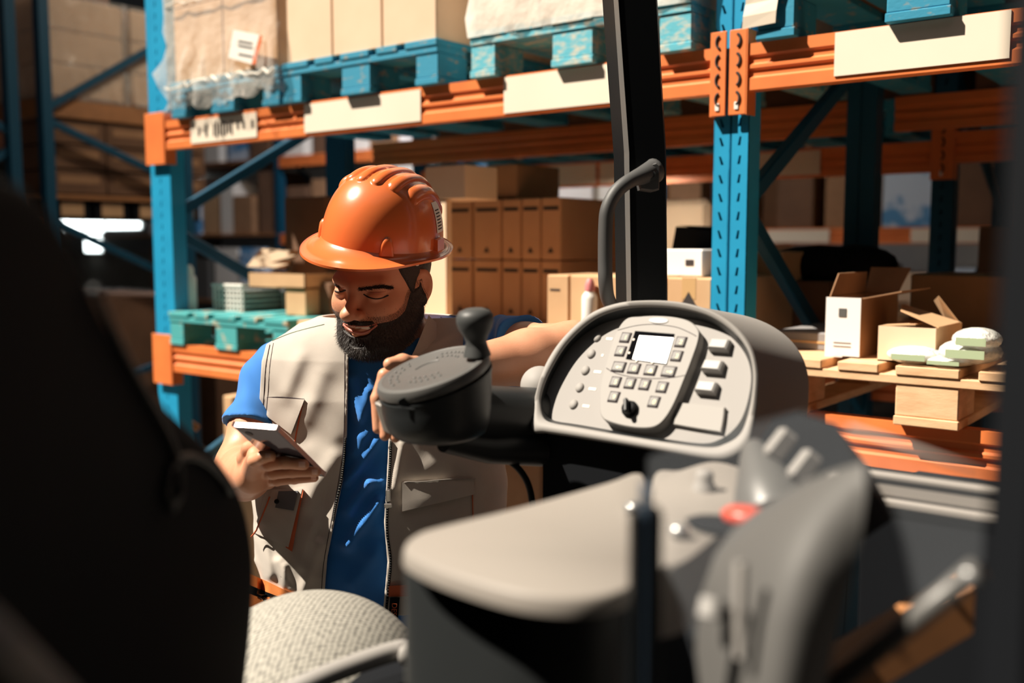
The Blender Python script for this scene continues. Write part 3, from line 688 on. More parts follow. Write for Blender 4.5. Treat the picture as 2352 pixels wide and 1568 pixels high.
# ------------------------------------------------------------------ far row goods
rnd = random.Random(3)
def toP0(p):
    q = p-CAM; return 1176+F*q[0]/(q[1]*cp-q[2]*sp)
for lev, z in enumerate((.9, 1.72, 2.6)):
    for j, a in enumerate((-13.5,-8.1,-5.3,-2.5,.3)):
        o = rbox_obj('shelf_board', a, a+(2.7 if j else 5.3), 5.0, 6.1, z-.02, z, wooddark); tag(o, 'brown shelf board of the far row, %s shelf, %s' % (('lowest','middle','top')[lev], ('beyond the dark aisle','next to the dark aisle','beyond the crossed braces','beyond the carton columns','seen through the open bay')[j]), 'shelf')
for lev, (z, zn) in enumerate(((ZL, 'lower'), (ZB, 'upper'))):
    for j, a in enumerate((-2.62,-1.73,-.82,.24,1.16,2.08)):
        pallet(a, a+.8, 1.60, 2.78, z, wood if lev == 0 else pblue, 'pallet on the %s beams of the second rack row, %s from the dark aisle' % (zn, ['first','second','third','fourth','fifth','sixth'][j]))
beam(-2.665, aS1+.02, 2.74, ZL, 'rear low beam of the second rack row behind the carton columns', conn=(0,0)); beam(aS1+.105, aS1+2.9, 2.74, ZL, 'rear low beam of the second rack row behind the white carton', conn=(0,0))
bluew = mat('blue_white_card', (.55,.65,.78), .6, noise=(3,.45,.5), c2=(.08,.28,.55))
fc = 0
mm = [whitebox, card, bluew, card_shadow, card_dark, white, plastic_md]
adj = ['narrow','wide','low','tall','square','plain','pale','short']
for lev, z in enumerate((.9, 1.72, 2.6)):
    a = -13.0
    while a < 2.9:
        w = rnd.uniform(.22,.5); h = rnd.uniform(.45,.80); m = rnd.choice(mm if a < -2 else mm[1:5]+[card_pale])
        px_ = toP0(rk(a+w/2, 5.0, 1.6))
        if any(fa-w-.0 < a < fa+.1 for fa in (-8.2,-5.4,-2.6,.2,3.0)) or (lev < 2 and 100 < px_ < 350): a += .12; continue
        carton(a, a+w, 5.0+rnd.random()*.08, 5.6, z+.001, z+h, m, '%s carton on the far row %s shelf, bay %s' % ({'white_card':'white','cardboard':'tan','blue_white_card':'blue and white','cardboard_brown':'brown','cardboard_dark':'dark brown','white_paper':'cream white','grey_plastic':'grey','cardboard_pale':'pale'}[m.name], ('lowest','middle','top')[lev], 'beyond the dark aisle' if a < -8.2 else 'next to the dark aisle' if a < -5.4 else 'beyond the crossed braces' if a < -2.6 else 'beyond the carton columns' if a < .2 else 'seen through the open bay'), '%s cartons on the far row, %s shelf' % (m.name.replace('_',' '), ('lowest','middle','top')[lev]), tapev=False)
        a += w+rnd.choice((.01,.02,.1)); fc += 1

# ------------------------------------------------------------------ the dim rack seen end-on beyond the corner upright
def ra(px, py, a):
    p = hitp(px, py, R0+U*a, U); d = p-R0; return float(d@V), float(p[2])
aE = -5.2
frame(aE-.08, aE, ra(100,300,aE)[0], ra(100,300,aE)[0]+1.1, 4.6, 'dark teal end upright of the dim rack, with crossed braces over wrapped goods', m=blueshade, holes=False,
      braces=((0,2.48,1,3.12),(0,2.40,1,2.02),(0,1.75,1,1.30),(1,.8,0,.55)))
frame(aE-.08, aE, ra(22,300,aE)[0]-1.1+.07, ra(22,300,aE)[0]+.07, 4.6, 'dark teal upright nearest the photo edge, back to back with the dim rack', m=blueshade, holes=False, braces=((0,1.5,1,2.2),(1,2.3,0,2.9)))
bE0 = ra(118,300,aE)[0]
for j, (yt, yb) in enumerate(((275,330),(332,387),(390,445))):
    zb = 1.6+(560-yb)*6.7/2287; zt = 1.6+(560-yt)*6.7/2287
    for i in range(3):
        b0 = bE0+.05+i*.40
        t = thing('cardboard_box', 'dark print-striped carton, end-on in the dim rack, %s layer, %s from its upright' % (('top','middle','bottom')[j], ordn[i]), 'box', rk(aE-.3, b0+.2, zb))
        MB().rbox(aE-.70, aE-.12, b0, b0+.39, zb, zt-.006, .003).build('body', card_dark, t)
        MB().rbox(aE-.121, aE-.1185, b0+.05, b0+.34, zb+.07, zb+.12).build('print', card_shadow, t)
zs = 1.6+(560-447)*6.7/2287
tag(rbox_obj('shelf_board', aE-2.7, aE-.1, bE0, bE0+1.2, zs-.03, zs-.002, wooddark), 'dark shelf board under the dim carton layers', 'shelf')
zz0 = 1.6+(560-503)*6.7/2287
for i in range(4):
    b0 = bE0+.06+i*.29
    t = thing('storage_bin', 'dark bin with a tan label in the dim rack, %s from its end upright' % ordn[i], 'bin', rk(aE-.3, b0+.12, zz0))
    MB().rbox(aE-.5, aE-.13, b0, b0+.26, zz0, zs-.035, .004).build('body', blackm, t); MB().rbox(aE-.131, aE-.128, b0+.05, b0+.21, zz0+.02, zs-.05).build('label', card, t)
t = beam(aE-2.7, aE-.08, bE0+.0, zz0-.0, 'orange beam of the dim rack under the labelled bins', conn=(0,0))
# wrapped load on top
zt0 = 1.6+(560-235)*6.9/2287; 
for i in range(2):
    for j in range(3):
        b0 = bE0+.05+i*.62
        t = thing('cardboard_box', 'film wrapped brown carton high in the dim rack, %s stack, %s layer' % (('first','second')[i], ('bottom','middle','top')[j]), 'box', rk(aE-.5, b0+.3, zt0+j*.22))
        MB().rbox(aE-1.0, aE-.14, b0, b0+.56, zt0+j*.22, zt0+j*.22+.215, .01).build('body', card, t)
    b0 = bE0+.03+i*.62; wrap(aE-1.02, aE-.12, b0, b0+.6, zt0-.02, zt0+.67, film, 'crinkled film around the %s carton stack high in the dim rack' % ('first','second')[i], amp=.02, seed=7+i)
rbox_obj('load_board', aE-2.7, aE-.1, bE0, bE0+1.2, zt0-.14, zt0-.022, wooddark); tag(bpy.data.objects['load_board'], 'dark board under the wrapped stacks of the dim rack', 'shelf')
# big dark loads further below and to the side
for i, (b0, b1, z0, z1, lab) in enumerate(((bE0+.02, bE0+1.15, .15, 1.22, 'large dark carton load on the floor of the dim rack'),)):
    carton(aE-1.2, aE-.14, b0, b1, z0-.15, z1, card_dark, lab, tapev=False)
for i, (b0, z0, z1) in enumerate(((-1.05,0.,1.1),(-1.05,1.3,2.2),(-1.05,2.4,3.9),(bE0+1.3,0.,1.0))):
    carton(aE-1.2, aE-.14, b0, b0+1.05, z0, z1, card_dark, 'tall dark load in the rack by the photo edge, %s' % ['on the floor','on its middle level','on its top level','behind the end frame'][i], tapev=False)
for i, (a0, b0, z0, z1) in enumerate(((aE-2.6,bE0+.1,zt0,zt0+1.9),(aE-2.6,-1.05,2.4,4.2))):
    carton(a0, a0+1.3, b0, b0+1.1, z0, z1, card_dark, 'dark block of cartons deep inside the dim rack, %s' % ('behind the wrapped stacks','by the photo edge')[i], tapev=False)
# floor goods under the lower beam
a0, z1 = rp(512, 908, .25)
carton(a0, a0+.32, .25, .6, 0, z1, card, 'tan carton on the floor stack under the lower beam beside the blue sleeve', tapev=False)
carton(rp(1020,1100,.2)[0], rp(1240,1100,.2)[0], .2, .8, 0, ZL-.14, card_shadow, 'brown carton stack under the rack seen between vest and steering column', tapev=False)
t = thing('hose', 'orange air hose hanging from the lower beam by the end upright', 'hose', rk(rp(400,900,.1)[0], .1, 1.0))
MB().tube([at(388,880,4.45), at(398,905,4.45), at(405,935,4.45), at(425,965,4.45), at(455,985,4.45)], .018, 10).build('hose_run', wooddark, t, smooth=3)

for (a_, b_, z_, e_, c_, lab) in ((-5.6,3.7,4.4,130,(.95,.95,1),'added fill lamp over the aisle before the far rack row'), (rp(1460,460,1.4)[0],1.42,1.93,5,(1,.86,.68),'small added fill lamp hidden between the two rack rows over the pale sacks')):  # lamps added to brighten the far row fronts and the sacks
    t = thing('fill_lamp', lab, 'lamp', rk(a_, b_, z_)); k_ = .5 if e_ < 50 else 1.
    MB().lathe(rk(a_,b_,z_), Z, [(.24*k_*.6,0),(.23*k_*.6,.02),(.10*k_,.08*k_),(.04*k_,.12*k_)], 24).build('lamp_shade', steel, t)
    MB().tube([rk(a_,b_,z_+.1*k_), rk(a_,b_,6.0)], .006, 6).build('cord', black, t)
    ll = bpy.data.lights.new('fill_light', 'AREA'); ll.energy = e_; ll.size = .3*k_; ll.color = c_; lo_ = bpy.data.objects.new('fill_light', ll); COL.objects.link(lo_); lo_.location = Vector(tuple(rk(a_,b_,z_-.015)))

# ================================================================== REACH TRUCK
t35 = math.radians(35)
P0 = at(1222, 985, 1.60); NP = -V*math.cos(t35)+Z*math.sin(t35); UP = V*math.sin(t35)+Z*math.cos(t35)
FO = -.028
def pp(px, py, off=0.): return hitp(px, py, P0, NP, off)
def cc(x, y): return 1200+x/3.564, 660+y/3.564
def spline(pts, n=6, closed=True):
    pts = [vv(p) for p in pts]; m = len(pts); out = []
    for i in range(m if closed else m-1):
        p0, p1, p2, p3 = (pts[(i-1) % m], pts[i], pts[(i+1) % m], pts[(i+2) % m]) if closed else (pts[max(i-1,0)], pts[i], pts[i+1], pts[min(i+2,m-1)])
        for k in range(n):
            t = k/n; out.append(.5*((2*p1)+(-p0+p2)*t+(2*p0-5*p1+4*p2-p3)*t*t+(-p0+3*p1-3*p2+p3)*t**3))
    if not closed: out.append(pts[-1])
    return out
outer = [(75,1165),(80,1020),(110,850),(190,620),(330,410),(540,220),(760,130),(1000,103),(1280,115),(1540,185),(1740,310),(1870,480),(1925,680),(1920,900),(1890,1120),(1840,1290),(1720,1385),(1560,1405),(1200,1345),(800,1275),(400,1210),(180,1178)]
inner = [(165,1060),(140,960),(150,850),(215,680),(355,455),(560,265),(770,175),(1000,148),(1280,165),(1530,232),(1715,350),(1840,510),(1885,690),(1875,890),(1830,1080),(1770,1200),(1660,1270),(1520,1300),(1190,1262),(800,1200),(430,1135),(260,1105)]
facep = [(240,1075),(195,1000),(190,900),(250,720),(400,480),(600,325),(800,255),(1000,228),(1280,250),(1520,290),(1700,400),(1820,540),(1870,700),(1855,880),(1800,1060),(1720,1170),(1620,1240),(1480,1275),(1180,1240),(800,1180),(450,1120),(300,1098)]
truck = thing('reach_truck', 'charcoal reach truck with a light grey keypad dashboard, steering head and dark cab posts', 'forklift', (P0[0], P0[1], 0))
Op = spline([pp(*cc(*p)) for p in outer]); Ip = spline([pp(*cc(*p)) for p in inner]); Fp = spline([pp(*cc(*p), FO) for p in facep])
Omid = [o*.55+i*.45 for o, i in zip(Op, Ip)]
dash = MB().loops([[o+V*.15*1. -NP*.0 - (o-P0)*.0 for o in [q-NP*.05 for q in Op]], [o-NP*.006 for o in Op], [o*.93+i*.07+NP*.0 for o, i in zip(Op, Ip)], [m+NP*.003 for m in Omid], [i*.93+o*.07 for o, i in zip(Op, Ip)], [i-NP*.005 for i in Ip]], True, True, False).build('dashboard_housing', plastic_lt, truck, smooth=1.1, label='light grey dashboard housing with a raised rim')
MB().loops([[o+V*.152-NP*.052 for o in Op], [o-NP*.012 for o in [q*1.0 for q in Op]]], True).build('dashboard_side', arm_gr, dash, smooth=.8)
cF = sum(Fp)/len(Fp)
fc_ = MB(); n_ = len(Fp); fc_.add(Fp+[cF], [(i, (i+1) % n_, n_) for i in range(n_)]); face = fc_.build('dashboard_face', mat('face_grey', (.27,.256,.245), .65, bump=(900,.1,.0004), spec=.2), truck)
# wall of the rim recess, coloured charcoal to stand for its shade
MB().loops([[i-NP*.005 for i in Ip], Fp], True).build('rim_shade', plastic_dk, dash)
# raised keypad pod
pod = [(845,255),(960,234),(1100,228),(1250,240),(1370,275),(1440,345),(1440,430),(1390,580),(1330,735),(1240,950),(1160,1080),(1080,1140),(960,1150),(820,1130),(700,1095),(650,1060),(632,990),(640,800),(690,600),(760,380)]
PO = FO+.020
Pt = spline([pp(*cc(*p), PO) for p in pod], 5); cP = sum(Pt)/len(Pt)
rings = [[p-NP*.020 for p in Pt], [p-NP*.002 for p in Pt], [cP+(p-cP)*.985 for p in Pt]]
mbp = MB().loops(rings, True, False, True); podo = mbp.build('keypad_pod', plastic_lt, truck, smooth=.6, label='raised keypad pod')
def pline(pts, off, r, m, parent, name='seam'):
    MB().tube(spline([pp(*cc(*p), off) for p in pts], 5, False), r, 5).build(name, m, parent)
pline([(780,350),(900,318),(1010,303),(1120,305),(1260,325),(1360,365),(1425,400)], PO, .0006, seam, podo)
pline([(687,660),(760,700),(880,730),(1000,742),(1120,745),(1240,735),(1335,718)], PO, .0006, seam, podo)
def ptbox(cx, cy, w, h, d, off, m, name, parent, bev=.002, sk=0.):
    c = pp(*cc(cx, cy), off); o = c-U*w/2-UP*h/2
    return MB().box(o, U*w, UP*h, NP*d, bev).build(name, m, parent)
ft = cc
# display
dq = [(925,358),(1246,383),(1180,632),(848,586)]; sq = [(962,398),(1240,418),(1178,625),(905,590)]
Q = [pp(*cc(*p), PO) for p in dq]; MB().loops([Q, [p+NP*.0012 for p in Q]], True, False, True).build('display_frame_shadow', mat('display_shadow_black', (.004,.004,.005), .95, spec=0.), podo)  # black plate is the frame plus the recess shadow along top and left
Q = [pp(*cc(*p), PO) for p in sq]; MB().loops([Q, [p+NP*.0022 for p in Q]], True, False, True).build('display', screen_m, podo)
for (x, y) in ((912,428),(875,537),(935,602),(1065,615)):
    MB().lathe(pp(*cc(x,y),PO+.001), NP, [(.0022,0),(.0018,.0012)], 10).build('indicator_light', cream, podo)
keys = [('1',845,412,0),('2',1297,448,0),('4',805,523,0),('3',1265,563,0),('\u2190',790,652,1),('0',915,665,.4),('\u25b2',1050,678,.4),('\u2192',1200,690,1),('5',763,775,0),('6',882,787,0),('7',1003,797,0),('8',1145,818,0),('9',750,897,0),('0',1078,938,0)]
for tx, x, y, wd in keys:
    w = .0155+.0055*wd; h = .0158
    ptbox(x, y, w+.0036, h+.0036, .0012, PO-.0002, seam, 'key_surround', podo, .0025)
    kk = ptbox(x, y, w, h, .0034, PO, keym, 'keypad_key', podo, .0030)
    c = pp(*cc(x, y), PO+.0035)+NP*.0002
    if tx in '\u2190\u2192':
        s = 1 if tx == '\u2192' else -1; mb = MB()
        mb.box(c-U*.004-UP*.0006, U*.008, UP*.0012, NP*.0002); mb.add([c+U*s*.006, c+U*s*.002+UP*.0025, c+U*s*.002-UP*.0025], [(0,1,2)])
        mb.build('print', keyink, kk)
    elif tx == '\u25b2':
        MB().add([c+UP*.004, c-U*.004-UP*.002, c+U*.004-UP*.002], [(0,1,2)]).box(c-U*.004-UP*.0042, U*.008, UP*.0012, NP*.0002).build('print', keyink, kk)
    else: link('digit', text_mesh(tx, .0105, .0002, c, U, UP), keyink, kk)
# key switch
c = pp(*cc(885,1000), PO)
MB().lathe(c, NP, [(.0135,0),(.0135,.004),(.0115,.0055),(.011,.010),(.0095,.011)], 28).build('key_switch', black, podo, smooth=.7)
c2 = c+NP*.011; dr = (U*.35-UP*.94)
MB().box(c2-dr*.011-np.cross(NP,dr)*.0035, dr*.024, np.cross(NP,dr)*.007, NP*.010, .002).build('switch_lever', black, podo)
# logo plate: small silver emblem
c = pp(*cc(1115,272), PO); MB().lathe(c, NP, [(.012,0),(.0115,.0012),(.009,.0016)], 30, ex=U, sx=1.5, sy=.5).build('emblem', silver, podo, smooth=.5)
for (x, y) in ((612,410),(565,545),(517,680),(470,820),(420,958)):
    c = pp(*cc(x,y), FO); MB().lathe(c, NP, [(.0085,0),(.0083,.0018),(.0065,.0038),(.0035,.0048),(.0005,.005)], 22, ex=U, sx=.9, sy=1.05).build('round_button', plastic_lt, face, smooth=1.2)
for (x, y, w) in ((712,420,.012),(655,555,.004),(615,690,.014),(572,830,.014),(520,970,.013)):
    ptbox(x, y, w, .0045, .0003, FO+.0003, cream, 'print', face, 0)
for (x, y) in ((1628,495),(1573,668),(1522,842)):
    c = pp(*cc(x,y), FO); o = c-U*.0165-UP*.009
    r1 = [o, o+U*.033, o+U*.033+UP*.019, o+UP*.019]; mid = [p+NP*.010+(c-p)*.05 for p in r1]; mid[0] += NP*.003; mid[1] += NP*.003; top = [p+(c+NP*.011-p)*.18+NP*.003 for p in mid]
    MB().loops([r1, mid, top], True, True, True).build('rocker_switch', silver, face)
Q = [pp(*cc(*p), FO+.008) for p in ((1275,938),(1655,982),(1625,1182),(1235,1118))]; cQ = sum(Q)/4
Qs = spline([q for a, b in zip(Q, Q[1:]+Q[:1]) for q in (a+(b-a)*.08, a+(b-a)*.92)], 4)
MB().loops([[p-NP*.008 for p in Qs], [p-NP*.0015 for p in Qs], [cQ+(p-cQ)*.97 for p in Qs]], True, False, True).build('blank_cover', plastic_lt, face, smooth=.6)
# column below and behind dashboard
def fk(u, v, z): return P0+U*u+V*v+Z*z
mb = MB(); Q0 = [fk(.0,.03,-.004), fk(.33,.03,-.012), fk(.34,.26,.03), fk(.0,.26,.03)]
mb.loops([Q0, [q-Z*.16 for q in Q0], [q-Z*1.1-U*.0 for q in Q0]], True, True, True).build('column_cover', blackm, truck)
# steering head
nD = vv((-.28,-.20,.94)); nD /= np.linalg.norm(nD); cD = at(993, 850, 1.50)
hr = []; cB = at(1008, 992, 1.50)
for tt, rr_ in ((0,.0897),(.04,.0897),(.10,.088),(.35,.0855),(.65,.082),(.85,.078),(1.0,.072),(1.08,.062),(1.13,.048),(1.15,.028)):
    c_ = cD-nD*.017+(cB-cD+nD*.017)*tt; ax_ = nD*(1-min(tt,1))+vv((-.03,-.02,1))*min(tt,1); ax_ /= np.linalg.norm(ax_)
    x_ = np.cross(vv((0,1,0)), ax_); x_ /= np.linalg.norm(x_); y_ = np.cross(ax_, x_)
    hr.append([c_+(x_*math.cos(q)+y_*math.sin(q))*rr_ for q in np.linspace(0, 2*math.pi, 56, endpoint=False)])
head = MB().loops(hr, True, True, True).build('steering_head', plastic_dk, truck, smooth=.7, label='charcoal steering head with a studded disc')
disc = MB().lathe(cD, nD, [(.0835,-.017),(.0888,-.012),(.0897,-.004),(.0865,.003),(.079,.005),(.076,.0035),(.0,.0035)], 64).build('steering_disc', plastic_md, head, smooth=.6)
ex = np.cross(vv((0,1,0)), nD); ex /= np.linalg.norm(ex); ey = np.cross(nD, ex)
for ring, n, a0, a1 in ((.066,7,2.2,3.6),(.055,6,2.3,3.5),(.058,8,.3,1.3),(.045,6,.4,1.4),(.036,5,3.9,5.0),(.05,6,4.0,5.0)):
    mb = MB()
    for i in range(n):
        t = a0+(a1-a0)*i/(n-1); mb.ball(cD+nD*.0035+ex*ring*math.cos(t)+ey*ring*math.sin(t), .0023, n=8)
    mb.build('grip_studs', plastic_md, head, smooth=3)
mb = MB(); mb.tube([cD+nD*.0036+ex*(.03*math.cos(t))+ey*.03*math.sin(t) for t in np.linspace(1.2,2.6,10)], .0014, 6).build('moulded_line', plastic_md, head)
kb = at(1095, 799, 1.485); ku = vv((-.06,-.05,1.)); ku /= np.linalg.norm(ku)
MB().lathe(kb-ku*.012, ku, [(.021,0),(.020,.005),(.0170,.014),(.0155,.022),(.019,.031),(.0252,.041),(.0282,.052),(.0278,.061),(.023,.068),(.013,.072),(.002,.073)], 36, ex=U, sx=1.0, sy=1.0).build('spinner_knob', knobm, head, smooth=1.2)
tb = at(858, 922, 1.49); MB().box(tb, vv((.020,-.012,-.006)), vv((.012,.01,-.048)), vv((.004,.02,.0)), .003).build('side_latch', arm_gr, head)
lp = at(946, 925, 1.424); MB().lathe(lp, vv((0,-1,.05)), [(.021,0),(.020,.002),(.015,.0005)], 24, ex=U, sx=1., sy=.45).build('moulded_recess', plastic_dk, head, smooth=.7)
MB().tube([at(1060,955,1.58), at(1222,962,1.68), at(1262,966,1.70)], [.051,.054,.054], 40).build('steering_arm', plastic_dk, truck, smooth=.7)
MB().lathe(at(1168,900,1.628), vv((0,-.6,.8)), [(.0055,0),(.0055,.002),(.003,.0025)], 14).build('screw', steel, truck, smooth=.7)
MB().tube([at(1020,1012,1.52), at(1120,1030,1.58), at(1240,1030,1.64)], [.018,.024,.03], 20).build('arm_shroud', plastic_dk, truck, smooth=.9)
MB().tube(spline([at(1120,1038,1.60), at(1175,1062,1.6), at(1208,1100,1.6), at(1222,1150,1.6), at(1226,1230,1.6)], 6, False), .0055, 10).build('cable', black, truck, smooth=3)
bk = at(1240, 885, 1.72); MB().ball(bk, (.034,.04,.034), n=40).build('rear_boot', plastic_lt, truck, smooth=3)
# cab post with grab handle
rows = [(-700,1345,1358,1452),(-80,1404,1416,1505),(0,1410,1421,1510),(350,1434,1446,1530),(700,1440,1451,1533),(900,1440,1451,1533),(1250,1440,1451,1533)]
YP = 1.86; R1 = []; R2 = []
for y, l, m_, r in rows:
    p = [at(m_,y,YP), at(r-3,y,YP), at(r,y,YP+.01), at(r,y,YP)+vv((0,.09,0)), at(m_,y,YP)+vv((-.02,.09,0)), at(l,y,YP+.03)]
    R1.append(p); R2.append([at(l-.5,y,YP+.03), at(m_-1,y,YP-.001), at(m_-1,y,YP-.001)+vv((0,.002,0)), at(l-.5,y,YP+.03)+vv((0,.004,0))])
MB().loops(R1[::-1], True, True, True).build('cab_post', black, truck, smooth=.5, label='tall black cab post')
MB().loops(R2[::-1], True, True, True).build('post_lit_strip', plastic_md, truck)  # grey strip paints the sunlit sheen on the post's side face
hy = 1.82
hp = spline([at(1503,392,hy+.02), at(1478,402,hy), at(1445,416,hy-.02), at(1415,441,hy-.03), at(1396,478,hy-.035), at(1391,520,hy-.035), at(1390,600,hy-.035), at(1391,650,hy-.035), at(1396,685,hy-.02), at(1412,715,hy+.02)], 5, False)
nh = len(hp); MB().tube(hp, [.013+.010*max(0, 1-i/9.) for i in range(nh)], 18).build('grab_handle', rubber, truck, smooth=3, label='rubber grab handle')
Q = [at(x, y, hy+.0) for x, y in ((1462,400),(1480,381),(1508,373),(1516,378),(1514,436),(1500,440),(1470,436))]
MB().loops([[q+vv((0,.035,0)) for q in Q], Q, [sum(Q)/7+(q-sum(Q)/7)*.88-vv((0,.005,0)) for q in Q]], True, True, True).build('handle_plate', rubber, truck, smooth=.5)
c = at(1497, 403, hy-.006); MB().lathe(c, vv((0,-1,0)), [(.0115,0),(.0115,.001),(.0085,.0015),(.0082,.004),(.004,.0045),(.0038,.002)], 20).build('bolt', knobm, truck, smooth=.5)
# thick near pillar at the picture edge
mb = MB(); rr = []
for y, x in ((-200,2332),(300,2312),(800,2285),(1300,2262),(1750,2240)):
    p = at(x, y, .50); rr.append([p, p+vv((.012,-.02,0)), p+vv((.09,-.03,0)), p+vv((.09,.05,0)), p+vv((.02,.03,0))])
mb.loops(rr[::-1], True, True, True).build('cab_pillar', blackm, truck, smooth=.5, label='thick dark cab pillar, very near')
# armrest console
AZ = 1.34
def az(px, py, z=AZ): return hitp(px, py, vv((0,0,z)), Z)
def slab(name, pts, z, m, down, bev=.012, parent=truck, n=5, inset=.03, **k):
    S = spline([az(x, y, z) for x, y in pts], n); c = sum(S)/len(S); L = []
    for i in range(6):
        t = i/5*math.pi/2; L.append([c+(p-c)*(1-inset*(1-math.sin(t)))-Z*bev*(1-math.cos(t)) for p in S])
    L.append([p-Z*down for p in L[-1]]); return MB().loops(L[::-1], True, True, True).build(name, m, parent, smooth=1.0, **k)
arm_pts = [(925,1258),(950,1228),(1010,1208),(1200,1162),(1400,1106),(1462,1084),(1484,1100),(1483,1200),(1475,1310),(1440,1352),(1340,1372),(1200,1362),(1060,1325),(970,1290)]
slab('armrest', arm_pts, AZ, arm_gr, .002, .013, label='grey armrest top')
slab('armrest_base', [(x+ (3 if x < 1200 else -3), y+2) for x, y in arm_pts], AZ-.0155, plastic_dk, .45, .003)
slab('side_console', [(1500,1092),(1560,1078),(1640,1058),(1720,1080),(1800,1130),(1760,1175),(1660,1225),(1580,1285),(1530,1300),(1500,1290)], AZ-.002, arm_gr, .05, .010, label='grey side console behind the clear shield')
for (x, y) in ((1455,1162),(1560,1215)):
    MB().lathe(hitp(x, y, vv((0,0,AZ+.006)), Z)+vv((0,0,-.004)), Z, [(.009,0),(.009,.005),(.006,.008),(.001,.009)], 18).build('bolt', steel, truck, smooth=.8)
mb = MB(); c = az(1665, 1190, AZ+.010); mb.lathe(c-Z*.009, Z, [(.03,0),(.032,.003),(.026,.006)], 30, ex=U, sx=1.2, sy=.75).build('button_well', blackm, truck, smooth=.8)
c = az(1715, 1185, AZ+.014); MB().lathe(c-Z*.010, Z, [(.012,0),(.019,.006),(.020,.012),(.015,.017),(.002,.019)], 30, ex=U, sx=1.2, sy=.9).build('stop_button', redpl, truck, smooth=1.2, label='red stop button')
c = az(1618, 1096, AZ+.012); MB().lathe(c-Z*.014, Z, [(.013,0),(.012,.006),(.009,.010),(.010,.016),(.008,.021),(.001,.022)], 24).build('thumb_joystick', plastic_lt, truck, smooth=1.2)
c = at(1768, 1150, .98); MB().lathe(c, at(1722,1000,1.04)-c, [(.038,-.02),(.037,0),(.030,.02),(.021,.045),(.013,.065),(.009,.071),(.001,.073)], 36).build('lever_boot', plastic_md, truck, smooth=1.2, label='grey conical lever boot')
sq_ = [(1775,962),(1830,945),(1920,975),(1985,1100),(1900,1165),(1800,1095),(1745,1010)]
sw = MB(); S = [at(x,y,1.08-(x-1745)*.0006) for x,y in sq_]; sw.loops([[p+V*.10-Z*.06 for p in S], S], True, True, True).build('switch_block', blackm, truck)
for (x, y) in ((1788,1020),(1842,1070),(1903,1120)):
    c = at(x, y, 1.03-(x-1745)*.0006); d1 = at(x+20, y+16, 1.03)-at(x, y, 1.03); d1 /= np.linalg.norm(d1); d2 = vv((.35,.1,.93))-0; d2 = d2-d1*(d2@d1); d2 /= np.linalg.norm(d2)
    n3 = np.cross(d1, d2); n3 = n3 if n3[1] < 0 else -n3
    MB().box(c-d1*.011-d2*.017, d1*.022, d2*.034, n3*.014, .004).build('paddle_switch', plastic_lt, truck)
# curved grey hood in front of the side console
lft = [(1735,1178),(1690,1215),(1650,1270),(1622,1350),(1606,1450),(1600,1600),(1600,1800)]; rgt = [(1985,1062),(1990,1130),(1978,1230),(1955,1340),(1925,1450),(1890,1600),(1860,1800)]
L = []
for i in range(7):
    row = []
    for k in range(13):
        s = k/12; x = lft[i][0]*(1-s)+rgt[i][0]*s; y = lft[i][1]*(1-s)+rgt[i][1]*s-18*math.sin(s*math.pi)
        row.append(at(x, y, .78-.10*s-.05*math.sin(s*math.pi)*min(1,(i+.5)/3)-.008*i))
    L.append(row)
L2 = [[p+vv((0,.012,-.004)) for p in r] for r in L]
MB().loops([a+b[::-1] for a, b in zip(L, L2)], True, True, True).build('curved_hood', mat('hood_grey', (.085,.083,.08), .6, spec=.3), truck, smooth=1.0, label='curved grey hood beside the clear shield')
MB().tube(spline([at(1702,1290,.66), at(1700,1380,.655), at(1702,1510,.65)], 4, False), [.004]*8+[.004], 12).build('hood_highlight', plastic_lt, truck, smooth=1.0)  # pale rod stands for the bright highlight stripe down the hood
MB().tube([at(1640,1375,.70), at(1632,1420,.695)], .010, 14).build('hood_highlight', silver, truck, smooth=1.0)  # short silver rod, a second painted highlight on the hood
# divider posts at the shield edge
for (x0, x1, m_) in ((1452,1478,black),(1478,1496,mat('blue_grey_edge', (.05,.075,.11), .3)),(1496,1524,black)):
    mb = MB(); p = at(x0, 1175 if m_ is black else 1120, .66); q = at(x1, 1175, .66); h = p[2]
    mb.box(vv((p[0],p[1],.7)), vv((q[0]-p[0],0,0)), vv((0,.02,0)), vv((0,0,h-.7)), .002).build('shield_post', m_, truck)
# clear acrylic shield
s0 = at(1486, 1040, .80)
def sh(px, py): return hitp(px, py, s0, V)
Q = [sh(*p) for p in ((1486,1050),(1600,1005),(1830,946),(1960,985),(2110,1035),(2262,1088),(2254,1290),(2090,1420),(1900,1568),(1820,1640),(1486,1700))]
MB().loops([Q, [q+V*.004 for q in Q]], True, True, True).build('clear_shield', acryl, truck, label='clear acrylic side shield')
MB().tube([sh(1950,982), sh(2110,1035), sh(2258,1088)], .0022, 8).build('shield_edge', arm_gr, truck, smooth=3)
MB().tube([sh(2246,1305), sh(2080,1440), sh(1860,1620)], .008, 10).build('shield_edge', plastic_md, truck, smooth=3)
MB().lathe(sh(2232,1322)-V*.006, -V, [(.006,0),(.006,.003),(.003,.005)], 18).build('bolt', steel, truck, smooth=.7)
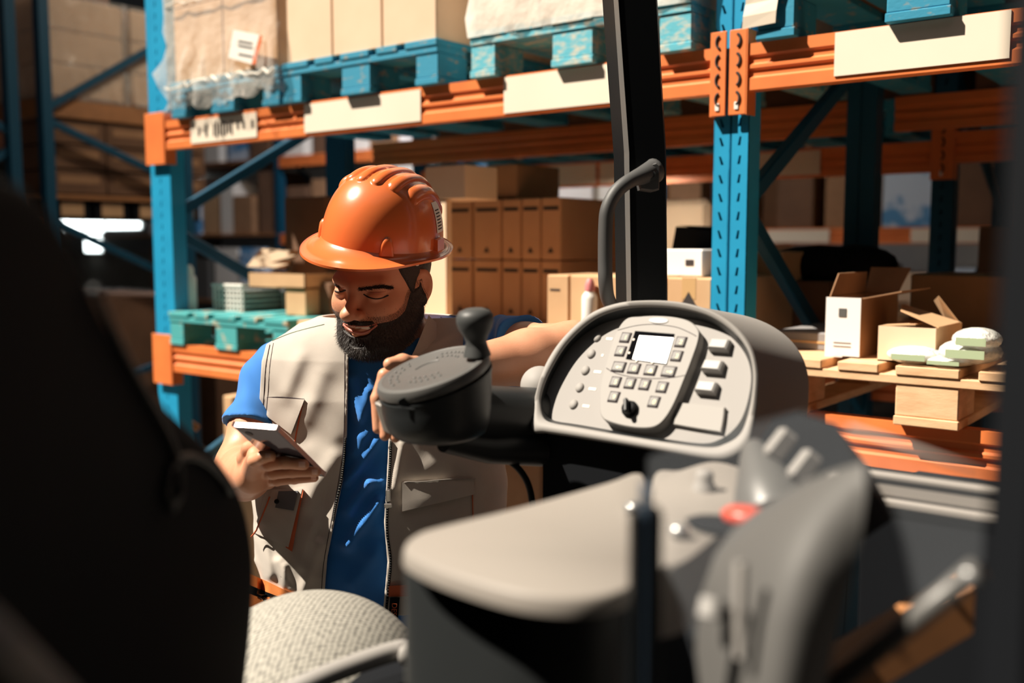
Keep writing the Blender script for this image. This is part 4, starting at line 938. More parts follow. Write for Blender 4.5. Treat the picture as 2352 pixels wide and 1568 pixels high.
# light rail and hood behind the shield
o = at(1975, 1078, 1.30)
MB().box(o, U*.62, V*.012, -Z*.010, .003).box(o-Z*.010+V*.005, U*.62, V*.02, -Z*.022, .002).box(o-Z*.034, U*.62, V*.02, -Z*.012, .003).build('chassis_rail', arm_gr, truck, label='light grey rail behind the shield')
MB().box(o-Z*.048+V*.01, U*.62, V*.25, -Z*.9, .003).build('chassis', blackm, truck)
o = at(1880, 1560, .95); e = at(2245, 1345, .95)-o
MB().box(o, e, vv((0,.05,0)), vv((.0,.0,-.05)), .003).build('wooden_step_board', wooddark, truck, label='orange brown board low beside the pillar')
MB().box(vv((-.55,.35,0)), vv((1.5,0,0)), vv((0,1.0,0)), vv((0,0,.25)), .02).build('truck_floor', blackm, truck)
# ------------------------------------------------------------------ seat
seat = thing('operator_seat', 'black operator seat with a high dark backrest and grey woven cushion', 'seat', (-.4,.9,.25))
def sx(px, py, x): 
    r = ray(px, py); k = x/r[0]; return CAM+r*k
sil = [(-60,395),(0,412),(62,450),(112,560),(165,665),(232,775),(312,873),(402,962),(488,1052),(540,1140),(564,1230),(572,1330),(566,1450),(550,1600)]
pts = spline([sx(x, y, -.30) for x, y in sil], 4, False); 
pts = pts+[pts[-1]+vv((0,-.05,-.25)), vv((-.30,.42,pts[-1][2]-.25)), vv((-.30,.40,pts[0][2]))]
c = sum(pts)/len(pts); L = []
for k in range(7):
    t = k/6*math.pi/2; L.append([p+(c-p)/np.linalg.norm(c-p)*.05*(1-math.sin(t)) + vv((.010*math.cos(t)-.0,0,0))*1. for p in pts])
L = L+[[p+vv((-.34,0,0)) for p in L[-1]], [p+(c-p)*.12+vv((-.38,0,0)) for p in L[-1]]]
MB().loops(L, True, True, True).build('backrest', blackm, seat, smooth=1.1)
pp_ = [p+(c-p)/np.linalg.norm(c-p)*.085+vv((.014,0,0)) for p in pts[8:-4]]
MB().tube(pp_[:30], .0035, 8).build('piping', MATS['charcoal_plastic'], seat, smooth=3)
cu_c = at(705, 1640, 1.38)
def cush(P):
    q = P-cu_c; return ell(P, cu_c, (.185,.24,.165))
v_, f_ = nets(cush, cu_c-vv((.2,.26,.02)), cu_c+vv((.2,.26,.18)), .006); me = np_mesh('cushion', [(v_, f_)]); link('cushion', me, seatcloth, seat)
MB().tube(spline([at(560,1650,1.12), at(700,1572,1.15), at(830,1520,1.19), at(925,1492,1.22), at(938,1510,1.20)], 5, False), .013, 12).build('cushion_edge', plastic_lt, seat, smooth=3)
MB().box(at(640,1640,1.20), vv((.22,.03,.06)), vv((0,.12,0)), vv((0,0,-.3)), .01).build('seat_pan', blackm, seat)

MB().tube(spline([at(-60,1420,.44), at(10,1490,.44), at(60,1540,.45), at(140,1620,.46)], 5, False), .010, 12).build('backrest_highlight', plastic_lt, seat, smooth=3)  # pale tube stands for a highlight along the backrest's lower rim

# ================================================================== THE WORKER
def rot(psi, phi, rho):
    Fv = vv([-math.sin(psi)*math.cos(phi), -math.cos(psi)*math.cos(phi), -math.sin(phi)])
    Uv = vv([-math.sin(psi)*math.sin(phi), -math.cos(psi)*math.sin(phi), math.cos(phi)])
    X = np.cross(Fv, Uv); X2 = X*math.cos(rho)+Uv*math.sin(rho); U2 = Uv*math.cos(rho)-X*math.sin(rho)
    return np.stack([X2, Fv, U2], 1)
HR = rot(math.radians(29), math.radians(17), math.radians(4)); HC = at(877, 655, 2.02)
def hl(P): return (P-HC)@HR            # world -> head (x his right, y forward, z up)
def hw(p): return HC+HR@vv(p)
def sdf_head(P):
    q = hl(P); qa = q.copy(); qa[:,0] = np.abs(qa[:,0])
    d = ell(q, (0,-.018,.045), (.088,.100,.092))
    d = smin(d, ell(q, (0,.030,-.022), (.080,.066,.080)), .03)
    d = smin(d, ell(qa, (.046,.058,-.022), (.032,.030,.030)), .022)
    d = smin(d, ell(q, (0,.045,-.078), (.060,.052,.040)), .03)
    d = smin(d, cap(qa, (.072,.0,-.045), (.036,.062,-.086), .020, .022), .03)
    d = smin(d, ell(q, (0,.080,-.096), (.026,.020,.019)), .018)
    d = smin(d, cap(qa, (.052,.070,.032), (.0,.088,.030), .010, .012), .018)
    d = smax(d, -ell(qa, (.040,.104,.011), (.020,.020,.012)), .012)
    d = smin(d, ell(qa, (.040,.0735,.009), (.0185,.018,.0145)), .004)
    d = smin(d, cap(qa, (.054,.072,-.0035), (.026,.084,-.0065), .0045, .0045), .008)
    d = smin(d, cap(q, (0,.084,.022), (0,.114,-.014), .0080, .0115), .012)
    d = smin(d, ell(q, (0,.120,-.019), (.0165,.0155,.0135)), .007)
    d = smin(d, ell(qa, (.0165,.107,-.024), (.0095,.013,.0095)), .006)
    d = smax(d, -ell(qa, (.0085,.113,-.034), (.0045,.006,.004)), .003)
    d = smin(d, ell(q, (0,.088,-.050), (.036,.020,.022)), .014)
    for s in (-1, 1):
        d = smin(d, cap(q, (0,.1065,-.0465), (s*.030,.088,-.043), .0052, .0028), .004)
        d = smin(d, cap(q, (0,.1045,-.0640), (s*.027,.088,-.048), .0066, .0026), .005)
        d = smax(d, -cap(q, (0,.1125,-.0535), (s*.027,.0935,-.0450), .0036, .0012), .002)
    # ears
    for s in (-1, 1):
        c = vv((s*.093,-.010,.004)); r_ = q-c; a = .28
        yy = r_[:,1]*math.cos(a)+r_[:,2]*math.sin(a); zz = -r_[:,1]*math.sin(a)+r_[:,2]*math.cos(a)
        xx = r_[:,0]*s - (-yy)*.45
        e = np.stack([xx, yy, zz], 1)
        ear = ell(e, (0,0,0), (.0075,.0205,.034)); ear = smin(ear, ell(e, (0,.003,-.028), (.007,.011,.011)), .006)
        ear = smax(ear, -ell(e, (.0085,.002,.004), (.0075,.0125,.022)), .003)
        ear = smin(ear, ell(e, (.003,.013,-.002), (.004,.004,.006)), .003)
        d = smin(d, ear, .006)
    return d
NB = vv((-.275, 2.13, 1.37))
sR = at(624, 858, 2.16); eR = at(552, 1074, 2.03); wR = at(580, 1092, 1.75)
sL = at(1078, 818, 2.14); eL = at(1318, 800, 1.90); wL = at(992, 862, 1.73)
# phone plane
pk = 1.14; pA, pB, pC = at(537,980,1.4024*pk), at(635,987,1.3763*pk), at(742,1092,1.4849*pk)
pN = np.cross(pB-pA, pC-pB); pN /= np.linalg.norm(pN)      # screen side, away from the lens
def on_phone(px, py, off=-.0135): return hitp(px, py, pA, pN, off)
def hand_right(P):
    mcp = [on_phone(590,1046,-.002), on_phone(596,1066,.004), on_phone(604,1086,.006), on_phone(616,1104,.006)]
    f = [[mcp[0], on_phone(584,1058,-.020), on_phone(602,1050,-.017), on_phone(621,1047,-.011)],
         [mcp[1], on_phone(618,1066,-.016), on_phone(655,1062,-.0135), on_phone(698,1067,-.0105)],
         [mcp[2], on_phone(628,1086,-.016), on_phone(672,1083,-.0135), on_phone(726,1083,-.0105)],
         [mcp[3], on_phone(636,1103,-.015), on_phone(676,1100,-.012), on_phone(722,1097,-.008)]]
    rs = [[.0125,.0112,.0105,.0092],[.0125,.0110,.0102,.0090],[.0120,.0108,.0098,.0086],[.0110,.0096,.0086,.0076]]
    d = None
    for p, r in zip(f, rs):
        c = chain(P, p, r, .004); d = c if d is None else smin(d, c, .0022)
    for m, r in zip(mcp, (.017,.017,.017,.015)): d = smin(d, cap(P, wR+(m-wR)*.25, m, .022, r), .008)
    th = [on_phone(566,1052,.012), on_phone(572,1030,.022), on_phone(600,1018,.024)]
    d = smin(d, chain(P, [wR]+th, [.020,.016,.0125,.010]), .006); return d, f
def hand_left(P):
    m = [at(915,846,1.66), at(900,868,1.665), at(905,890,1.67), at(920,910,1.68)]
    f = [[m[0], at(884,862,1.64), at(866,915,1.632), at(868,984,1.625)],
         [m[1], at(890,880,1.645), at(884,930,1.63), at(884,1000,1.62)],
         [m[2], at(905,910,1.65), at(906,950,1.635), at(908,1004,1.62)],
         [m[3], at(922,925,1.66), at(926,965,1.64), at(930,1000,1.625)]]
    d = None
    for p in f:
        c = chain(P, p, [.0125,.0115,.0105,.0088], .004); d = c if d is None else smin(d, c, .002)
    for q in m: d = smin(d, cap(P, wL+(q-wL)*.2, q, .024, .016), .01)
    d = smin(d, chain(P, [wL, at(955,842,1.66), at(925,832,1.635), at(895,836,1.62)], [.022,.017,.0135,.0105]), .006)
    return d, f
def arms(P):
    d = chain(P, [sR, sR*.45+eR*.55, eR, eR*.62+wR*.38+vv((0,0,-.006)), wR], [.052,.050,.050,.050,.033], .02)
    dl = chain(P, [sL, sL*.45+eL*.55, eL, eL*.66+wL*.34, wL], [.066,.058,.050,.050,.034], .02)
    return np.minimum(d, dl)
ZK = [.78,.92,1.02,1.15,1.28,1.36,1.42,1.47]
def torso(P, o=0.):
    z = P[:,2]; w = np.interp(z, ZK, [.225,.245,.250,.245,.235,.200,.12,.06]); dp = np.interp(z, ZK, [.165,.180,.180,.165,.150,.13,.10,.06])
    xc = np.interp(z, ZK, [-.290,-.292,-.292,-.290,-.285,-.280,-.275,-.272]); yc = 2.17
    qx = np.abs((P[:,0]-xc)/w); qy = np.abs((P[:,1]-yc)/dp); d = ((qx**2.4+qy**2.4)**(1/2.4)-1)*np.minimum(w, dp)*.92
    d = smin(d, cap(P, NB+vv((-.06,.02,-.01)), sR+vv((.03,.0,.005)), .075, .072), .06)
    d = smin(d, cap(P, NB+vv((.06,.02,-.01)), sL+vv((-.03,.0,.005)), .075, .072), .06)
    return d-o
def sdf_neck(P): return cap(P, hw((0,-.025,-.05)), NB+vv((0,.02,.0)), .066, .072)
def skin_sdf(P):
    d = sdf_head(P); d = smin(d, sdf_neck(P), .02); d = smin(d, torso(P, -.018), .03); d = smin(d, arms(P), .012)
    h1, _ = hand_right(P); d = smin(d, h1, .008); h2, _ = hand_left(P); d = smin(d, h2, .008)
    return d
person = thing('person', 'bearded worker in grey vest and blue shirt, smiling down at a phone, arm on truck', 'person', (-.29, 2.17, 0))
def box_around(pts, m): a = np.array(pts); return a.min(0)-m, a.max(0)+m
parts = []
hb = (HC+vv((-.16,-.17,-.15)), HC+vv((.15,.15,.16)))
ZS = HC[2]-.150+.0
parts.append(nets(skin_sdf, (hb[0][0],hb[0][1],ZS), hb[1], .0018))
lo, hi = vv((-.60,1.55,1.02)), vv((-.42,1.90,1.32))
parts.append(nets(skin_sdf, (-.52,1.56,1.10), (-.30,1.80,1.30), .0018))
parts.append(nets(skin_sdf, (-.27,1.56,1.24), (-.10,1.74,1.44), .0020))
def rest(P):
    d = smin(torso(P, -.018), sdf_neck(P), .03); d = smin(d, arms(P), .012); h1, _ = hand_right(P); d = smin(d, h1, .008); h2, _ = hand_left(P); d = smin(d, h2, .008)
    inb = lambda l, h: np.max(np.maximum(vv(l)-P, P-vv(h)), axis=1)
    d = np.maximum(d, -(inb((-.52+.003,1.56,1.10), (-.30,1.80-.003,1.30)))); d = np.maximum(d, -(inb((-.27,1.56,1.24), (-.10-.003,1.74-.003,1.44)))); return d
parts.append(nets(rest, (-.66,1.60,.86), (.22,2.42,1.50), .0050))
me = np_mesh('body', parts); body = link('body', me, skin, person)
# --- surface projection tools (pieces that hug the modelled surface)
def bvh_of(o):
    me = o.data; return BVHTree.FromPolygons([v.co[:] for v in me.vertices], [p.vertices[:] for p in me.polygons])
CV = Vector((0,0,CZ))
def cast(bv, px, py, lift=0.):
    r = Vector(tuple(ray(px, py))).normalized(); h = bv.ray_cast(CV, r)
    if h[0] is None: return None
    n = h[1]; n = n if n.dot(r) < 0 else -n
    return vv(h[0])+vv(n)*lift
def path_on(bv, pts, lift, n=4, closed=False):
    P2 = spline([(x, y, 0) for x, y in pts], n, closed); out = []
    for p in P2:
        h = cast(bv, p[0], p[1], lift)
        if h is not None and (not out or np.linalg.norm(h-out[-1]) < .05): out.append(h)
    return out
def line_on(bv, pts, r, m, name, parent, lift=0., n=4, sides=6, closed=False, **k):
    Q = path_on(bv, pts, lift, n, closed)
    if len(Q) < 2: print('MISS', name); return None
    return MB().tube(Q, r, sides).build(name, m, parent, smooth=3, **k)
def patch_on(bv, quad, m, name, parent, lift=.004, thick=.004, nu=8, nv=8, puff=0., smooth_=True, **k):
    """quad: TL,TR,BR,BL pixels (or bilinear of 4)"""
    q = [vv(p) for p in quad]; G = []
    for j in range(nv+1):
        row = []
        for i in range(nu+1):
            u, v = i/nu, j/nv; p = (q[0]*(1-u)+q[1]*u)*(1-v)+(q[3]*(1-u)+q[2]*u)*v
            row.append(cast(bv, p[0], p[1], 0))
        G.append(row)
    ok = [p for r in G for p in r if p is not None]
    if not ok: print('MISS', name); return None
    my = float(np.median([p[1] for p in ok]))
    for j in range(nv+1):
        for i in range(nu+1):
            u, v = i/nu, j/nv; p = (q[0]*(1-u)+q[1]*u)*(1-v)+(q[3]*(1-u)+q[2]*u)*v
            if G[j][i] is None or abs(G[j][i][1]-my) > .12: G[j][i] = at(p[0], p[1], my)
    r0 = ray(*((q[0]+q[2])/2)); r0 /= np.linalg.norm(r0)
    mb = MB(); T = []; Bk = []
    for j in range(nv+1):
        for i in range(nu+1):
            u, v = i/nu, j/nv; e = lift+puff*math.sin(math.pi*u)**.5*math.sin(math.pi*v)**.5 if puff else lift
            T.append(G[j][i]-r0*(e+thick)); Bk.append(G[j][i]-r0*(e*0-.004))
    fs = []; W1 = nu+1; N = len(T)
    for j in range(nv):
        for i in range(nu):
            a = j*W1+i; fs.append((a, a+1, a+W1+1, a+W1)); fs.append((N+a, N+a+W1, N+a+W1+1, N+a+1))
    ring = [i for i in range(W1)]+[j*W1+nu for j in range(1, nv+1)]+[nv*W1+i for i in range(nu-1, -1, -1)]+[j*W1 for j in range(nv-1, 0, -1)]
    for a, b in zip(ring, ring[1:]+ring[:1]): fs.append((a, N+a, N+b, b))
    mb.add(T+Bk, fs); return mb.build(name, m, parent, smooth=.7, **k)
bb = bvh_of(body)
# nails
for quad in (((609,1040),(622,1041),(622,1051),(609,1051)), ((686,1060),(701,1060),(701,1073),(686,1073)), ((716,1078),(730,1078),(730,1090),(716,1090)), ((714,1094),(726,1094),(726,1102),(714,1102))):
    patch_on(bb, quad, nailm, 'fingernail', body, .0002, .0006, 4, 4)
# eyes: lashes, brows
line_on(bb, [(764,664),(772,669),(783,670),(794,666)], .0016, hairm, 'eyelashes', body, .0002)
line_on(bb, [(835,675),(846,682),(862,686),(878,684),(892,678)], .0013, hairm, 'eyelashes', body, .0002)
line_on(bb, [(766,657),(777,660),(790,661)], .0007, lipm, 'eyelid_crease', body, 0)
line_on(bb, [(838,668),(852,672),(868,672),(886,669)], .0007, lipm, 'eyelid_crease', body, 0)
def hair_patch(name, bv, region, n, length, dirw, m, parent, wd=.0004, jit=.5, base=None):
    rnd = np.random.RandomState(11); mb = MB()
    for i in range(n):
        px, py = region(rnd); h = cast(bv, px, py, 0)
        if h is None: continue
        h2 = cast(bv, px+1.5, py, 0); d = vv(dirw)+rnd.randn(3)*jit; d /= np.linalg.norm(d)
        l = length*(.6+.8*rnd.rand()); s = np.cross(d, ray(px, py)); s /= np.linalg.norm(s); t = h+d*l*.5-ray(px,py)*.0006; e = h+d*l-ray(px,py)*.0004
        mb.add([h-s*wd, h+s*wd, t+s*wd*.8, t-s*wd*.8, e], [(0,1,2,3),(3,2,4)])
    return mb.build(name, m, parent, kind='stuff')
def along(pts, sp):
    pts = [vv(p) for p in pts]
    def f(r):
        t = r.rand()*(len(pts)-1); i = min(int(t), len(pts)-2); p = pts[i]*(1-(t-i))+pts[i+1]*(t-i); return p[0]+r.randn()*1., p[1]+r.randn()*sp
    return f
hair_patch('eyebrow', bb, along([(746,644),(762,650),(779,658)], 1.5), 600, .005, (.5,-.3,-.1), hairm, body, .00025, .35)
hair_patch('eyebrow', bb, along([(822,664),(850,661),(876,658),(900,661)], 1.9), 1000, .006, (.8,-.2,.05), hairm, body, .00025, .35)
# mouth
def sdf_face_only(P): return sdf_head(P)
patch_on(bb, ((797,746),(851,750),(849,757),(801,752)), teethm, 'teeth', body, -.0008, .0012, 10, 2)
line_on(bb, [(789,742),(800,746),(815,748),(830,749),(848,748),(866,742)], .0016, lipm, 'upper_lip', body, .0002)
line_on(bb, [(790,745),(800,755),(815,762),(832,764),(850,758),(866,745)], .0030, lipm, 'lower_lip', body, .0003)
# beard and hair
def beard_mask(q, up=0.):
    zl_ = up+ np.interp(q[:,1], [-.01,.02,.045,.07,.092], [.022,.002,-.024,-.035,-.040])
    m = np.clip((zl_-q[:,2])/.008, 0, 1)*np.clip((q[:,1]+.012)/.008, 0, 1)
    ax = np.abs(q[:,0])
    lips = np.clip(((ax/.031)**2+((q[:,2]+.0555)/.0135)**2-1)/.35, 0, 1); front = q[:,1] > .06
    m = m*np.where(front, lips, 1)
    ms = np.clip(1.9-np.abs(q[:,2]+.0392+.10*ax)/.0035, 0, 1)*np.clip((.042-ax)/.006, 0, 1)*(q[:,1] > .07)
    soft = np.clip(((ax/.018)**2+((q[:,2]+.082)/.011)**2-.6)/.6, .7, 1)
    return np.clip(np.maximum(m*np.where(front, soft, 1), ms*1.3), 0, 1)
def sdf_beard(P):
    q = hl(P); m = beard_mask(q); n = np.sin(q[:,0]*900+q[:,2]*500)*np.sin(q[:,2]*1100-q[:,1]*700)*.0007
    low = np.clip((-.05-q[:,2])/.05, 0, 1)
    d = smin(sdf_head(P), sdf_neck(P)+.012, .02)
    return np.maximum(d-(m*(.0035+.0085*low)-.0022)-n*m, q[:,2]+.0*0-.02)
vb, fb_ = nets(sdf_beard, HC+vv((-.13,-.16,-.16)), HC+vv((.13,.12,.03)), .0019)
me = np_mesh('beard', [(vb, fb_)]); beard = link('beard', me, hairm, body)
bbe = bvh_of(beard)
mb = MB(); rnd = np.random.RandomState(4); vbs = vb; ql = hl(vbs); mk = beard_mask(ql); sel = np.where((mk > .02) & (np.abs(sdf_head(vbs)-(mk*(.0035+.0085*np.clip((-.05-ql[:,2])/.05,0,1))-.0022)) < .002) & (vbs[:,1] < HC[1]+.03))[0]
pick = rnd.choice(sel, min(9000, len(sel)), replace=False)
eps = 1e-3; gp = vbs[pick]; g = np.stack([sdf_head(gp+np.eye(3)[i]*eps)-sdf_head(gp-np.eye(3)[i]*eps) for i in range(3)], 1); g /= np.linalg.norm(g, axis=1)[:,None]
for p, n_, mkk, qq in zip(gp, g, mk[pick], ql[pick]):
    if mkk < rnd.rand()*.35: continue
    if abs(qq[0]) < .034 and -.070 < qq[2] < -.043 and qq[1] > .06: continue
    side = HR@vv((np.sign(qq[0])*.2, .1, -1)); d = side*.9+n_*.45+rnd.randn(3)*.28; d /= np.linalg.norm(d)
    l = (.003+.006*np.clip((-.02-qq[2])/.06, 0, 1))*(.6+.9*rnd.rand()); s = np.cross(d, n_); s /= np.linalg.norm(s)+1e-9; w_ = .00032
    a = p-n_*.001; mb.add([a-s*w_, a+s*w_, a+d*l*.6+s*w_*.7, a+d*l*.6-s*w_*.7, a+d*l+n_*.0004], [(0,1,2,3),(3,2,4)])
sf = vb[(beard_mask(ql, .013) > .15) & (mk < .35) & (vb[:,1] < HC[1]+.03)]
if len(sf):
    sf = sf[rnd.choice(len(sf), min(5200, len(sf)), replace=False)]
    for it in range(3):
        dd = sdf_head(sf); gg = np.stack([sdf_head(sf+np.eye(3)[i]*eps)-sdf_head(sf-np.eye(3)[i]*eps) for i in range(3)], 1); gg /= np.linalg.norm(gg, axis=1)[:,None]; sf = sf-gg*dd[:,None]
    for p, n_ in zip(sf, gg):
        qq = hl(p[None])[0]
        if abs(qq[0]) < .030 and -.068 < qq[2] < -.044 and qq[1] > .06: continue
        d = HR@vv((np.sign(qq[0])*.2, .1, -1))*.9+n_*.35+rnd.randn(3)*.3; d /= np.linalg.norm(d); s = np.cross(d, n_); s /= np.linalg.norm(s)+1e-9; l = .0032*(.6+.8*rnd.rand()); w_ = .00026
        mb.add([p-s*w_, p+s*w_, p+d*l*.6+s*w_*.7, p+d*l*.6-s*w_*.7, p+d*l+n_*.0003], [(0,1,2,3),(3,2,4)])
mb.build('beard_hairs', hairm, beard, kind='stuff')
def sdf_hair(P):
    q = hl(P); ax = np.abs(q[:,0]); zb = np.interp(q[:,1], [-.12,-.04,-.012,-.004,.012,.024,.040], [-.055,-.045,.040,-.020,-.012,.010,.052])
    m = np.clip((q[:,2]-zb)/.006, 0, 1)*np.clip((.040-q[:,1])/.006, 0, 1)
    n = np.sin(q[:,1]*800+q[:,2]*300)*np.sin(q[:,2]*700)*.0006
    d = ell(q, (0,-.018,.045), (.088,.100,.092)); d = smin(d, ell(q, (0,.030,-.022), (.080,.066,.080)), .03)
    return d-(m*.0085-.004)-n*m
vh, fh = nets(sdf_hair, HC+vv((-.15,-.16,-.10)), HC+vv((.15,.15,.16)), .003)
link('hair', np_mesh('hair', [(vh, fh)]), hairm, body)
# --- clothes
def toP(P):
    q = P-CAM; d = q[:,1]*cp-q[:,2]*sp; return 1176+F*q[:,0]/d, 784-F*(q[:,1]*sp+q[:,2]*cp)/d
RG = [((797,1108),(880,994),.015,.011),((800,1173),(846,1110),.015,.012),((846,1110),(876,1106),.011,.011),((797,1253),(872,1152),.015,.012),((815,1040),(861,968),.014,.013),((806,870),(826,960),.012,.013),((845,900),(822,1000),.010,.012),((810,1340),(870,1260),.006,.014)]
def seg2(X, Y, a, b):
    a = vv(a); b = vv(b); ab = b-a; t = np.clip(((X-a[0])*ab[0]+(Y-a[1])*ab[1])/(ab@ab), 0, 1); return np.hypot(X-a[0]-t*ab[0], Y-a[1]-t*ab[1])/1150., t
def shirt_sdf(P):
    t = torso(P, .0); X, Y = toP(P); fr = P[:,1] < 2.15; f = np.zeros(len(P))
    for a, b, h, s in RG: dd, tt = seg2(X, Y, a, b); f += h*np.exp(-(dd/s)**2)*fr
    f += .0022*np.sin(P[:,0]*38+P[:,2]*60+np.sin(P[:,2]*25)*2)
    d = t-f
    for s_, e_, k1, r1, r2 in ((sR, eR, .60, .060, .062), (sL, eL, .56, .080, .072)):
        ax = (e_-s_); L_ = np.linalg.norm(ax); ax = ax/L_; tt = (P-s_)@ax
        sl_ = cap(P, s_, s_+ax*L_*.9, r1, r2)-.0025*np.sin(tt*120+P[:,2]*70)-.003*np.sin(P[:,0]*90+P[:,2]*50)-.004*np.exp(-((tt-L_*k1)/.012)**2)
        sl_ = np.maximum(sl_, tt-L_*k1); d = smin(d, sl_, .012)
    d = np.maximum(d, -(sdf_neck(P)-.004)); d = np.maximum(d, np.minimum(P[:,2]-1.405, .12-np.abs(P[:,0]+.275))); return np.maximum(d, .80-P[:,2])
vs_, fs_ = nets(shirt_sdf, (-.68,1.86,.80), (.16,2.40,1.47), .0042)
shirt_o = link('shirt', np_mesh('shirt', [(vs_, fs_)]), shirt, person)
XL = ([700,760,800,1000,1100,1180,1280,1370,1500], [776,786,801,797,788,772,752,745,742]); XRr = ([700,720,850,1000,1100,1200,1290,1400,1500], [990,984,938,893,888,882,890,880,880])
def folds(P):
    X, Y = toP(P); f = np.zeros(len(P)); fr = P[:,1] < 2.17
    for a, b, h, s in (((640,1290),(668,1350),.006,.009),((610,1240),(622,1320),.005,.009),((690,1370),(735,1250),.008,.012),((575,1290),(590,1370),.005,.008),((720,1210),(690,1300),.006,.012),((655,1300),(648,1370),.004,.008),
                       ((690,820),(660,900),.005,.016),((740,860),(700,960),.005,.02),((770,1050),(700,1160),.007,.018),((640,1030),(700,1010),-.004,.018),((925,1020),(905,1120),.007,.010),((1000,790),(1045,760),.006,.010),((985,815),(1060,790),.004,.009),((1030,1040),(960,1090),.004,.02),((720,930),(770,1000),.004,.02),((750,1130),(735,1230),-.005,.016)):
        dd, tt = seg2(X, Y, a, b); f += h*np.exp(-(dd/s)**2)*fr
    return f+.0022*np.sin(P[:,0]*23+P[:,2]*17)*np.sin(P[:,2]*29+P[:,1]*11)+.0012*np.sin(P[:,0]*75+P[:,2]*31)*np.sin(P[:,2]*66)
def vest_sdf(P):
    t = torso(P, 0); X, Y = toP(P); f = folds(P); d = np.maximum(t-.019-f, -(t-.012-f))
    fr = P[:,1] < 2.19
    op = np.minimum(X-np.interp(Y, *XL), np.interp(Y, *XRr)-X)/1150.
    d = np.where(fr, np.maximum(d, op), d)
    aL = np.interp(Y, [740,765,790,830,985,1030], [690,655,612,601,592,480]); aR = np.interp(Y, [690,745,870,1000,1040], [1092,1118,1128,1180,1400])
    d = np.maximum(d, (aL-X)/1150.); d = np.maximum(d, (X-aR)/1150.)
    d = np.maximum(d, -(sdf_neck(P)-.012)); return np.maximum(np.maximum(d, .84-P[:,2]), P[:,2]-1.445)
vv_, fv_ = nets(vest_sdf, (-.62,1.90,.84), (.02,2.42,1.48), .0030)
vest = link('vest', np_mesh('vest', [(vv_, fv_)]), vestm, person)
bv = bvh_of(vest); bs = bvh_of(shirt_o)
# collar
col = [hitp(x, y, at(940,780,2.03+0*y), vv((-.35,-1,.1))) for x, y in ((984,724),(970,762),(950,808),(925,850))]
cw = [hitp(x, y, at(960,780,2.055), vv((-.35,-1,.1))) for x, y in ((1002,740),(1000,790),(985,840),(960,885))]
MB().loops([spline(col,4,False), spline(cw,4,False), [p+vv((0,.006,-.002)) for p in spline(cw,4,False)], [p+vv((0,.006,0)) for p in spline(col,4,False)]], False).build('collar', vestm, vest, smooth=1)
def zipper(pts, name='zipper', tp=True):
    Q = path_on(bv, pts, .0006, 10)
    if len(Q) < 3: print('MISS zip'); return
    Q = [p for p in Q]; z = MB().tube(Q, .0028, 6).build(name, blackm, vest, smooth=3); mb = MB(); acc = 0; last = Q[0]
    for a, b in zip(Q, Q[1:]):
        L_ = np.linalg.norm(b-a); n_ = max(1, int(L_/.0035))
        for i in range(n_):
            p = a+(b-a)*i/n_; mb.box(p-vv((.0016,.0045,.0007)), vv((.0032,0,0)), vv((0,.003,0)), vv((0,0,.0014)))
    mb.build('zipper_teeth', metal, z, kind='stuff')
zipper([(898,1012),(896,1060),(893,1110),(890,1160),(889,1220),(897,1285),(893,1340),(887,1400)])
zipper([(793,1005),(790,1050),(784,1100),(771,1160),(765,1195)])
c = cast(bv, 894, 1135, .006)
if c is not None: MB().box(c-vv((.006,.004,.014)), vv((.010,0,0)), vv((0,.006,0)), vv((0,0,.026)), .002).box(c-vv((.009,.006,.026)), vv((.016,0,0)), vv((0,.004,0)), vv((0,0,.010)), .003).build('zip_slider', metal, vest)
line_on(bv, [(620,792),(611,840),(607,900),(603,965),(603,978)], .0010, seam, 'seam', vest, .0003)
line_on(bv, [(628,788),(620,840),(616,900),(610,960)], .0007, seam, 'seam', vest, .0002)
line_on(bv, [(618,786),(660,768),(700,756),(745,745)], .0010, mat('seam_green', (.10,.16,.10), .8), 'seam', vest, .0003)
line_on(bv, [(1012,728),(1030,735),(1055,752)], .0010, seam, 'seam', vest, .0003)
line_on(bv, [(792,810),(790,1000),(780,1090),(764,1180),(744,1290),(738,1365)], .0007, seam, 'seam', vest, .0002, n=8)
# chest pocket
patch_on(bv, ((616,913),(699,917),(668,997),(612,955)), vestm, 'pocket_flap', vest, .005, .004, 10, 8, puff=.003)
line_on(bv, [(614,913),(650,912),(699,917)], .0012, seam, 'seam', vest, .0006)
line_on(bv, [(696,924),(688,960),(680,1000),(676,1026)], .0016, vestrust, 'pocket_piping', vest, .0005)
# small lower pocket with orange gusset
pk_ = patch_on(bv, ((612,1125),(694,1122),(662,1256),(582,1222)), vestm, 'side_pocket', vest, .014, .006, 10, 10, puff=.006)
patch_on(bv, ((694,1126),(697,1124),(671,1266),(656,1256)), vestrust, 'pocket_gusset', vest, .008, .010, 3, 10)
patch_on(bv, ((640,1128),(684,1127),(674,1172),(632,1165)), vestdk, 'pocket_tab', vest, .024, .003, 6, 6)
line_on(bv, [(636,1140),(622,1180),(601,1234)], .0018, vestrust, 'pocket_piping', vest, .023)
MB().lathe(cast(bv, 658, 1148, .030), vv((0,-1,.1)), [(.005,0),(.005,.002),(.003,.003)], 16).build('snap_button', black, vest) if cast(bv, 658, 1148) is not None else None
